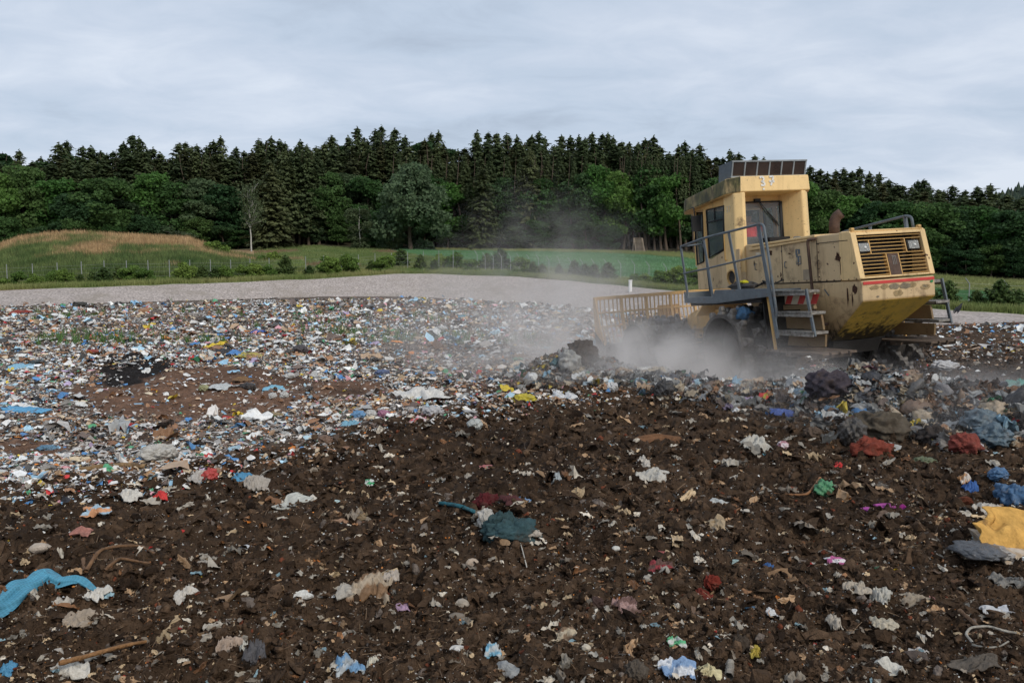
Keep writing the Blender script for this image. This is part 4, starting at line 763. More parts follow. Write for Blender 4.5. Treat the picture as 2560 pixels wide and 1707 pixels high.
for i in range(n):
    y_ = 1.90-i*3.80/(n-1); wd_ = .055 if i % 6 == 0 else .022
    for z0, z1 in zip(zs_, zs_[1:]): b.bar((bx(z0), y_, z0), (bx(z1), y_, z1), wd_, wd_*1.4, (1, 0, 0))
for z_, h_ in ((1.63, .075), (1.30, .04), (.99, .04)): b.bar((bx(z_), 1.93, z_), (bx(z_), -1.93, z_), .06, h_)
b.bar((4.915,.34,1.16),(4.915,-.22,1.16), .03,.42)
for s_ in (1, -1): b.prism([(4.93,1.66),(4.84,1.66),(4.62,.95),(4.45,.60),(4.55,.58),(4.93,.9)], s_*1.925, s_*1.955)
blade = b.out('blade_guard', M['gold'], bevel=.004)
b = MB(); b.prism([(4.60,.62),(4.45,.35),(4.42,.10),(4.50,-.12),(4.58,-.12),(4.50,.10),(4.53,.33),(4.68,.62)], -1.93, 1.93)
for s_ in (1, -1): b.prism([(4.93,.9),(4.45,.6),(4.35,-.1),(4.8,-.12)], s_*1.935, s_*1.965)
b.out('blade_moldboard', M['drum'], bevel=.01)
b = MB()
for s_ in (.7, -.7): b.bar((3.2,s_*.8,.45),(4.45,s_,.2), .12,.2); b.bar((3.0,s_*.7,.95),(4.5,s_,.45), .09,.09)
b.out('lift_arm', M['gold'], bevel=.01)
# operator in the cab
def skinned(name, V, E, Rr, m, parent=None, sub=2):
    me = bpy.data.meshes.new(name); me.from_pydata(V, E, []); me.materials.append(m); o = bpy.data.objects.new(name, me); COL.objects.link(o)
    if parent: o.parent = parent
    md = o.modifiers.new('skin', 'SKIN'); md.use_smooth_shade = True
    for i, r_ in enumerate(Rr): me.skin_vertices[0].data[i].radius = r_ if isinstance(r_, tuple) else (r_, r_)
    me.skin_vertices[0].data[0].use_root = True; s = o.modifiers.new('sub', 'SUBSURF'); s.levels = s.render_levels = sub
    return o
skin_m = mat('skin', (.42,.25,.18), .6, var=.05)
PV = [(0,0,0),(0,0,.18),(0,0,.36),(0,0,.47),(.01,0,.535),(.02,0,.60),(.03,0,.68),(.02,0,.74), (0,.19,.45),(.04,.25,.25),(.24,.20,.16),(.30,.18,.155), (0,-.19,.45),(.04,-.25,.25),(.24,-.20,.16),(.30,-.18,.155), (.10,.10,0),(.44,.13,.04),(.50,.13,-.34),(.62,.13,-.38), (.10,-.10,0),(.44,-.13,.04),(.50,-.13,-.34),(.62,-.13,-.38)]
PE = [(0,1),(1,2),(2,3),(3,4),(4,5),(5,6),(6,7),(3,8),(8,9),(9,10),(10,11),(3,12),(12,13),(13,14),(14,15),(0,16),(16,17),(17,18),(18,19),(0,20),(20,21),(21,22),(22,23)]
PR = [(.13,.16),(.12,.15),(.13,.17),(.10,.14),.055,(.075,.07),(.105,.085),(.06,.05),.07,.05,.035,.03,.07,.05,.035,.03,.09,.07,.05,.04,.09,.07,.05,.04]
op = skinned('person', PV, PE, PR, skin_m); op.matrix_world = MM @ Matrix.Translation((1.92, -.10, 2.42)); tag(op, 'operator in a red shirt seated in the cab behind the rear window', 'person')
def fingers(side):
    V = []; E = []; Rr = []
    for k in range(4): b0 = len(V); x0, y0, z0 = .31, side*(.18+.013*(1.5-k)*1.2), .16; V += [(x0, y0, z0), (x0+.04, y0, z0+.006), (x0+.062, y0, z0-.02)]; E += [(b0, b0+1), (b0+1, b0+2)]; Rr += [.009, .008, .007]
    b0 = len(V); V += [(.29, side*.15, .15), (.315, side*.14, .14), (.335, side*.145, .125)]; E += [(b0, b0+1), (b0+1, b0+2)]; Rr += [.010, .009, .008]; return V, E, Rr
for sd in (1, -1):
    V, E, Rr = fingers(sd); o = skinned('hand', V, E, Rr, skin_m, op, 1)
    for i_ in range(len(V)): o.data.skin_vertices[0].data[i_].use_root = i_ % 3 == 0
shirt = skinned('shirt', [(0,0,.0),(0,0,.18),(0,0,.36),(0,0,.48),(0,.20,.45),(.03,.245,.32),(0,-.20,.45),(.03,-.245,.32)], [(0,1),(1,2),(2,3),(3,4),(4,5),(3,6),(6,7)], [(.145,.18),(.14,.17),(.15,.19),(.115,.16),.088,.072,.088,.072], mat('red_shirt', (.85,.04,.05), .9, var=.1), op)
hair = skinned('hair', [(-.01,0,.66),(-.01,0,.72),(.0,0,.775)], [(0,1),(1,2)], [(.10,.085),(.115,.098),(.07,.06)], mat('hair', (.05,.035,.025), .9), op)
# ------------------------------------------------------------------ litter, clods and scraps (uncountable)
def sheet_tmpl(n, seed, rough=.22, hole=0):
    rg = np.random.default_rng(seed); g = np.linspace(-.5, .5, n); X, Y = np.meshgrid(g, g)
    a = np.arctan2(Y, X); rad = (1+.16*np.sin(a*2+rg.uniform(0, 6))+.14*np.sin(a*3+rg.uniform(0, 6)))*np.where(np.abs(X*Y) > .2, .78, 1)
    Z = rough*(rg.normal(0, .55, (n, n))); d = np.sqrt(X**2+Y**2)
    V = np.stack([X*rad+rg.normal(0, .3/n, (n, n)), Y*rad+rg.normal(0, .3/n, (n, n)), Z+.25*rough*np.cos(d*5)+.1], 2).reshape(-1, 3)
    return V, grid_faces(n, n)
def crumple_tmpl(seed, n=9):
    rg = np.random.default_rng(seed); g = np.linspace(-.5, .5, n); X, Y = np.meshgrid(g, g); o = rg.uniform(0, 60, 2)
    rid = 1-np.abs(2*vn(X*3+o[0]+Y, Y*3+o[1], 3)-1); r2 = 1-np.abs(2*vn(X*6+o[1], Y*6+o[0]-X*2, 4)-1)
    k = 1+.5*(vn(np.arctan2(Y, X)*2+9, X*0, seed)-.5); V = np.stack([X*k+.12*rid, Y*k+.1*r2, .45*(rid-.5)+.2*(r2-.5)+.18], 2)
    return V.reshape(-1, 3), grid_faces(n, n)
def lump_tmpl(seed, sub=1, amp=.28, flat=.7):
    rg = np.random.default_rng(seed); bm = bmesh.new(); bmesh.ops.create_icosphere(bm, subdivisions=sub, radius=.5)
    V = np.array([v.co[:] for v in bm.verts]); Fc = np.array([[v.index for v in f.verts] for f in bm.faces]); bm.free()
    V = V*(1+amp*rg.normal(0, 1, (len(V), 1))*.6); V[:, 2] *= flat; return V, Fc
PAL = np.array([(.72,.72,.70),(.62,.62,.60),(.50,.50,.49),(.80,.80,.78),(.36,.36,.35),(.30,.50,.66),(.10,.26,.52),(.42,.62,.74),(.36,.20,.11),(.24,.13,.07),(.46,.33,.22),(.60,.50,.36),(.03,.03,.035),(.08,.075,.07),(.52,.05,.05),(.62,.32,.36),(.66,.50,.06),(.10,.34,.18),(.66,.24,.05),(.26,.24,.22),(.16,.12,.10),(.40,.32,.46)])
PWL = np.array([13,12,10,7,7,4,2.2,3.5,7,7,7,6,3,4,1.6,1.3,1.5,1.6,1.4,6,8,.7]); PWL /= PWL.sum()
PWS = np.array([5,6,7,2,8,.6,.35,.5,6,8,16,15,.5,3,.3,.3,.25,.2,.45,10,10,.15]); PWS /= PWS.sum()
def zone(x, y, u, v, wd=22):
    lim = np.interp(u, SBu, SBv); return sstep(-wd, wd+(wd > 22)*50, v-lim+70*fbm(x, y, .7, 3, 5))
def screen_pts(n, u0, u1, v0, v1):
    u = rng.uniform(u0, u1, n); v = rng.uniform(v0, v1, n); y = CH*F/np.maximum(v-HZ, 5)
    y = y+rng.normal(0, .03, n)*y
    for _ in range(3): x = (u-CX)/F/.998*y; z = gz(x, y, False); y = np.clip((CH-z)*F/np.maximum(v-HZ, 5), 1.5, 70)
    x = (u-CX)/F/.998*y; su, sv = seamuv(x, y); ya = np.interp(su, KU, KN['A'][0])
    ok = y < ya+.4; return x[ok], y[ok], su[ok], sv[ok]
def bake(name, label, x, y, tmpl_list, size, colors, tilt, asp=(.6, 1.6), lift=.2, material=None, smooth=False, kind='stuff', cat='litter', up=1.):
    z = gz(x, y); Vs = []; Fs = []; Cs = []; off = 0; k = rng.integers(0, len(tmpl_list), len(x))
    for i, (tv, tf) in enumerate(tmpl_list):
        q = k == i; n = int(q.sum())
        if not n: continue
        a = rng.uniform(asp[0], asp[1], n); S = size[q][:, None]*np.stack([np.sqrt(a), 1/np.sqrt(a), rng.uniform(.6, 1.5, n)*up], 1)
        V, Fc = scatter(tv, tf, np.stack([x[q], y[q], z[q]+size[q]*lift], 1), rots(n, tilt=tilt), S)
        Vs.append(V); Fs.append(Fc+off); off += len(V); Cs.append(np.repeat(colors[q], len(tv), 0)*rng.uniform(.86, 1.1, (len(V), 1)))
    return tag(npmesh(name, np.concatenate(Vs), np.concatenate(Fs), np.concatenate(Cs), material or M['litter'], smooth), label, cat, kind=kind)
T3 = [sheet_tmpl(3, i, .30) for i in range(8)]; T5 = [sheet_tmpl(5, 20+i, .22) for i in range(8)]; T7 = [sheet_tmpl(8, 40+i, .16) for i in range(8)]
LM = [lump_tmpl(i) for i in range(6)]; LB = [lump_tmpl(60+i, 2, .22, .62) for i in range(6)]
# fine litter on the far field
x, y, u, v = screen_pts(559000, -900, 3300, 741, 1330); so = zone(x, y, u, v, 30)
pb = patchmask(u, v, x, y, 'b'); pk = patchmask(u, v, x, y, 'k'); dn = np.clip(fbm(x, y, .35, 4, 101)*2.2+.85, .35, 1)
right = sstep(1700, 1900, u)
pr = (1-so)*dn*(1-.93*pb)*(1-.85*pk)*(1-.66*right); ok = rng.random(len(x)) < pr; x, y, u, v, pb = x[ok], y[ok], u[ok], v[ok], pb[ok]
ci = rng.choice(len(PAL), len(x), p=PWL); ci2 = (fbm(x, y, .9, 2, 103) > .16); c = PAL[np.where(ci2 & (rng.random(len(x)) < .5), rng.choice([8, 9, 10, 11], len(x)), ci)]
bn = np.clip(fbm(x, y, .22, 3, 105)*2.5, 0, .4)[:, None]*np.ones(3); c = c*(1-bn)+c*np.array((.55, .42, .33))*bn
sz = (.011+.00175*y)*rng.lognormal(0, .55, len(x)); c = np.clip(c*rng.uniform(.88, 1.22, (len(x), 1)), 0, .84)
bake('litter', 'mixed colourful litter covering the far part of the landfill', x, y, T3, np.clip(sz, .012, .45), c, .28, up=.8)
# larger sheets and bags in the litter field
x, y, u, v = screen_pts(6760, -900, 3300, 745, 1260); so = zone(x, y, u, v); ok = rng.random(len(x)) < (1-so)*.62*(1-.6*sstep(1700, 1900, u))*(1-.93*patchmask(u, v, x, y, 'b')); x, y = x[ok], y[ok]
c = PAL[rng.choice(len(PAL), len(x), p=PWL)]; bake('larger_litter', 'bigger bags, boards and film lying in the litter field', x, y, T5+T7[:3], np.clip((.035+.0048*y)*rng.lognormal(0, .45, len(x)), .05, .7), c, .2, asp=(.4, 2.5), up=.9)
# clods in the dark soil
x, y, u, v = screen_pts(58420, -720, 3280, 830, 1990); so = zone(x, y, u, v); ok = rng.random(len(x)) < so; x, y = x[ok], y[ok]
c = lerp3((.018,.011,.007), (.115,.072,.044), rng.random(len(x))); k_ = rng.random(len(x)) < .03; c[k_] = (.17,.055,.03); k_ = rng.random(len(x)) < .05; c[k_] = (.16,.13,.11)
bake('soil_clods', 'dark crumbly soil clods and pebbles in the foreground', x, y, LM, np.clip((.0030*y)*rng.lognormal(0, .65, len(x)), .008, .11), c, .8, asp=(.5, 2.), lift=.05, material=M['clod'], smooth=False, cat='soil')
x, y, u, v = screen_pts(25400, -720, 3280, 830, 1990); so = zone(x, y, u, v); ok = rng.random(len(x)) < so; x, y = x[ok], y[ok]
c = lerp3((.016,.010,.0065), (.100,.063,.039), rng.random(len(x)))
bake('earth_flakes', 'torn fibrous flakes of dark earth and rotten cloth', x, y, T3+T5[:4], np.clip((.0055*y)*rng.lognormal(0, .5, len(x)), .012, .13), c, .45, asp=(.3, 3.), lift=.12, material=M['clod'], cat='soil')
# small pale scraps in the soil, thinning towards the camera
x, y, u, v = screen_pts(45720, -720, 3280, 830, 1990); so = zone(x, y, u, v); cl = np.clip(fbm(x, y, 1.1, 4, 111)*2.4+.42, .06, 1); ok = rng.random(len(x)) < so*cl*np.interp(v, [930, 1000, 1100, 1400, 1700], [1., .75, .55, .48, .42]); x, y = x[ok], y[ok]
c = PAL[rng.choice(len(PAL), len(x), p=PWS)]*rng.uniform(.4, .95, (len(x), 1))*np.array((1.05, .93, .78))
bake('paper_scraps', 'small pale paper, plastic and bone scraps mixed into the soil', x, y, T3+T5, np.clip((.0030*y)*rng.lognormal(0, .6, len(x)), .008, .11), c, .4, asp=(.4, 2.4), lift=.15)
x, y, u, v = screen_pts(4318, -720, 3280, 960, 1960); so = zone(x, y, u, v); ok = rng.random(len(x)) < so*.62; x, y = x[ok], y[ok]
c = PAL[rng.choice([0, 1, 2, 4, 10, 11, 11, 10, 2, 1, 4, 9, 10, 11, 2, 4, 10, 19, 19, 5], len(x))]*rng.uniform(.4, .95, (len(x), 1))*np.array((1.05, .94, .80))
bake('torn_scraps', 'torn crumpled pieces of film and card lying on the soil', x, y, T5+T7, np.clip((.0080*y)*rng.lognormal(0, .4, len(x)), .02, .20), c, .3, asp=(.35, 2.8), lift=.16, up=1.2)
x, y, u, v = screen_pts(33020, -720, 3280, 850, 1990); so = zone(x, y, u, v); ok = rng.random(len(x)) < so*.8; x, y = x[ok], y[ok]
c = PAL[rng.choice([0, 1, 3, 10, 11, 11, 9, 18], len(x))]*rng.uniform(.5, 1, (len(x), 1))
bake('fine_chips', 'tiny pale chips and crumbs sprinkled over the soil', x, y, T3[:4], np.clip((.0014*y)*rng.lognormal(0, .4, len(x)), .004, .03), c, .4, lift=.3)
# stalks and fibres
st = np.array([(-.5,-.012,0),(-.5,.012,0),(-.1,.014,.05),(-.1,-.012,.05),(.5,.01,0),(.5,-.01,.02)]); sf = np.array([(0,1,2,3),(3,2,4,5)])
x, y, u, v = screen_pts(11430, -720, 3280, 940, 1960); so = zone(x, y, u, v); ok = rng.random(len(x)) < so*.8; x, y = x[ok], y[ok]
c = lerp3((.05,.03,.018), (.30,.20,.12), rng.random(len(x))**2); bake('straw', 'thin straw, roots and fibres in the soil', x, y, [(st, sf)], (.03+.018*y)*rng.uniform(.3, 1, len(x)), c, .3, asp=(.8, 1.2), lift=.1, cat='straw')
# ------------------------------------------------------------------ heaped bags in front of the machine
BAGM = mat('bag_film', (.5,.5,.5), .38, attr='Col', var=.2, scale=14, dirt=(.07,.05,.035), dirtamt=.35, dscale=9, spec=.5, bump=.6, bscale=34)
CLOTH = mat('cloth', (.5,.5,.5), .9, attr='Col', var=.25, scale=18, dirt=(.06,.042,.03), dirtamt=.4, dscale=7, bump=.5, bscale=50, spec=.1)
WOODM = mat('wet_wood', (.5,.5,.5), .7, attr='Col', var=.35, scale=14, dirt=(.05,.033,.022), dirtamt=.4, dscale=8, bump=.8, bscale=40)
def bag_geo(rg, n=26, folds=5, flat=.55):
    a = np.linspace(0, 2*np.pi, n, endpoint=False); e = np.linspace(-np.pi/2, np.pi/2, n//2+1); A, E_ = np.meshgrid(a, e)
    d = np.stack([np.cos(E_)*np.cos(A), np.cos(E_)*np.sin(A), np.sin(E_)], 2); r = np.ones(A.shape)
    for k in range(folds):
        q = rg.normal(0, 1, 3); q /= np.linalg.norm(q); s = d@q; w2 = rg.uniform(3, 9); r = r+rg.uniform(.05, .14)*(1-np.abs(np.sin(s*w2+rg.uniform(0, 6))))-.04
    sd = int(rg.integers(1, 999)); r = r+.22*(vn(d[..., 0]*3+d[..., 2]*2+50, d[..., 1]*3+50, sd)-.5)+.10*(vn(d[..., 0]*9+d[..., 2]*4+50, d[..., 1]*9-d[..., 2]*5+50, sd)-.5)
    r = r+.16*(.5-np.abs(2*vn(d[..., 0]*4+d[..., 2]*3+70, d[..., 1]*4+70, sd+1)-1))+.10*(.5-np.abs(2*vn(d[..., 0]*8-d[..., 2]*5+70, d[..., 1]*8+70, sd+2)-1))
    q = rg.normal(0, 1, 3); q[2] *= .3; q /= np.linalg.norm(q); p_ = np.cross(q, (0, 0, 1)); p_ /= np.linalg.norm(p_); t_ = np.cross(q, p_); s = d@q; an = np.arctan2(d@p_, d@t_); wob = 3*vn(s*2.2+30, np.abs(an)*1.3+30, sd+5)
    cut = np.clip(1.15-np.abs(s), 0, 1); r = r-.15*cut*np.abs(np.sin(an*int(rg.integers(4, 7))+wob+s*rg.uniform(-3, 3)))**.6-.07*cut*np.abs(np.sin(an*13+wob*3-s*4))+.10
    V = d*r[..., None]*.5; V[..., 2] *= flat; m_, k_ = V.shape[:2]; i = np.arange((m_-1)*k_); rr, c = i//k_, i % k_
    return V.reshape(-1, 3), np.stack([rr*k_+c, rr*k_+(c+1) % k_, (rr+1)*k_+(c+1) % k_, (rr+1)*k_+c], 1)
BT = [bag_geo(np.random.default_rng(700+i), 24, 6) for i in range(8)]
hx = []; hy = []
for i in range(1500):
    k = rng.integers(0, len(HEAP)-1); t = rng.random(); a, b = HEAP[k], HEAP[k+1]; uu = a[0]*(1-t)+b[0]*t; yy = a[1]*(1-t)+b[1]*t+rng.normal(0, .32); hx.append((uu-CX)/F*yy+rng.normal(0, .25)); hy.append(yy)
hx = np.array(hx); hy = np.array(hy); dk = np.array([(.03,.03,.035),(.05,.045,.045),(.09,.085,.08),(.16,.15,.15),(.30,.30,.30),(.55,.55,.54),(.10,.16,.22),(.14,.09,.06),(.22,.15,.10),(.35,.28,.2),(.06,.16,.32),(.4,.05,.05),(.5,.4,.06)])
NH = 5*(1500-430); HC = PAL[rng.choice(len(PAL), NH, p=(PWS+PWL*.8)/1.8)]*rng.uniform(.15, .85, (NH, 1))
T8 = [crumple_tmpl(80+i) for i in range(8)]
c = dk[rng.choice(len(dk), 1500, p=np.array([12,12,12,9,9,8,5,9,8,6,3,1.5,1.5])/96)]
nb = 430; bake('refuse_heap', 'heaped mix of dull bags and rags thrown up beside the wheels', hx[:nb], hy[:nb], BT, rng.uniform(.10, .34, nb), c[:nb], .5, asp=(.5, 2.2), lift=.0, material=BAGM, smooth=True, cat='refuse')
bake('heap_film', 'crumpled film and paper on the refuse heap', np.tile(hx[nb:], 5)+rng.normal(0, .25, NH), np.tile(hy[nb:], 5)+rng.normal(0, .42, NH), T8, rng.uniform(.05, .20, NH), HC, .5, asp=(.4, 2.5), lift=.12, up=1.0, cat='refuse')
# ------------------------------------------------------------------ single pieces that can be picked out
def hero(u, v, wpx, hpx, kind, col, name, label, cat, rot=None, col2=None, seed=None, group=None):
    rg = np.random.default_rng(int(u*7+v) if seed is None else seed); x, y, z = ground_at(u, min(v+hpx*.42, 1730)); W = wpx*y/F; H = hpx*y/F; dep = CH/y; rot = rg.uniform(-.5, .5) if rot is None else R(rot)
    mt = M['litter']; sm = True
    if kind in ('sheet', 'rag', 'card'):
        n = 34 if wpx > 40 else 20; g = np.linspace(-.5, .5, n); X, Y = np.meshgrid(g, g); A = np.arctan2(Y, X); o3 = rg.uniform(0, 50)
        rad = 1+(.16 if kind == 'card' else .2)*np.sin(A*2+rg.uniform(0, 6))*.8+.16*np.sin(A*3+rg.uniform(0, 6))+(0 if kind == 'card' else .55)*(vn(X*4+o3, Y*4+o3, 7)-.5)
        Dp = min(W*1.0, .45*H/max(dep, .1)+.02); rel = .85*H; o1, o2 = rg.uniform(0, 50, 2); f = 2.6 if kind != 'card' else 1.1
        wx_ = .5*vn(X*3+o2, Y*3+o1, 9); ridge = 1-np.abs(2*vn(X*f+o1+wx_, Y*f*1.4+o2-wx_, 3)-1); rid2 = 1-np.abs(2*vn(X*f*2.4+o2-wx_, Y*f*2.6+o1+wx_, 5)-1); rid3 = 1-np.abs(2*vn(X*f*5+o1, Y*f*5+o2, 6)-1)
        Z = rel*(.55*(Y+.5)*rg.uniform(.5, 1.0)+.62*(ridge-.45)+(.42 if kind != 'card' else .08)*(rid2-.5)+(.16 if kind != 'card' else .02)*(rid3-.5)+.1); Z = Z*(1.1-1.2*np.clip(np.sqrt(X**2+Y**2)-.25, 0, .5)); 
        V = np.stack([X*rad*W, Y*rad*Dp, Z], 2).reshape(-1, 3); Fc = grid_faces(n, n); mt = CLOTH if kind == 'rag' else M['litter']; sm = kind != 'card'
        if kind == 'card': mt = CLOTH
    elif kind == 'bag':
        V, Fc = bag_geo(rg, 72, 7, 1.0); V = V*np.array((W, min(W, H*1.3), H*1.05)); V[:, 2] += H*.36; mt = BAGM
    elif kind == 'ragbag':
        V, Fc = bag_geo(rg, 84, 8, 1.0); V = V*np.array((W, min(W, H*1.3), H*1.05)); V[:, 2] += H*.34; mt = CLOTH
    elif kind == 'stone':
        V, Fc = lump_tmpl(int(u), 2, .10, 1.0); V = V*np.array((W, W*.8, H)); V[:, 2] += H*.3; mt = CLOTH; sm = False
    c = np.ones((len(V), 3))*np.array(col)*(.72 if 'bag' in kind else .9)
    if col2 is not None: q = vn(V[:, 0]/W*2.2+9, V[:, 1]/W*2.2+V[:, 2]/W*2+5, 8) > .56; c[q] = col2
    c = c*.86+np.array((.10,.075,.055))*.14; c *= rg.uniform(.88, 1.08, (len(V), 1)); o = npmesh(name, V, Fc, c, mt, sm); o.location = (x, y, z); o.rotation_euler = (0, 0, rot)
    if kind in ('sheet', 'rag', 'card'): md = o.modifiers.new('thickness', 'SOLIDIFY'); md.thickness = .004 if kind != 'card' else .008
    return tag(o, label, cat, group)
def stick(pts, r, col, name, label, cat, taper=.5, lift=.02, mt=None, closed=False):
    P = []; g0 = None
    for i, (u, v) in enumerate(pts): x, y, z = ground_at(u, v); P.append([x, y, z])
    P = np.array(P); P[:, 2] += lift
    if not closed: P[:, 2] = np.maximum(P[:, 2], np.linspace(P[0, 2], P[-1, 2], len(P)))
    t = np.linspace(0, len(P)-1, len(P)*6); Q = np.stack([np.interp(t, np.arange(len(P)), P[:, i]) for i in range(3)], 1)
    for _ in range(4): Q[1:-1] = (Q[:-2]+Q[1:-1]*2+Q[2:])/4
    rg = np.random.default_rng(int(pts[0][0])); c0 = Q[len(Q)//2].copy(); V, Fc = tubes([[(q-c0, r*(1-taper*k/len(Q))*rg.uniform(.85, 1.15)) for k, q in enumerate(Q)]])
    o = npmesh(name, V, Fc, np.ones((len(V), 3))*np.array(col)*rg.uniform(.8, 1.15, (len(V), 1)), mt or WOODM, True); o.location = c0; return tag(o, label, cat)
W_, G_, D_ = (.68,.65,.59), (.45,.45,.43), (.03,.03,.035)
BG = (.45,.38,.30); TAN = (.40,.28,.19); BLU = (.08,.30,.50); LB_ = (.30,.55,.72)
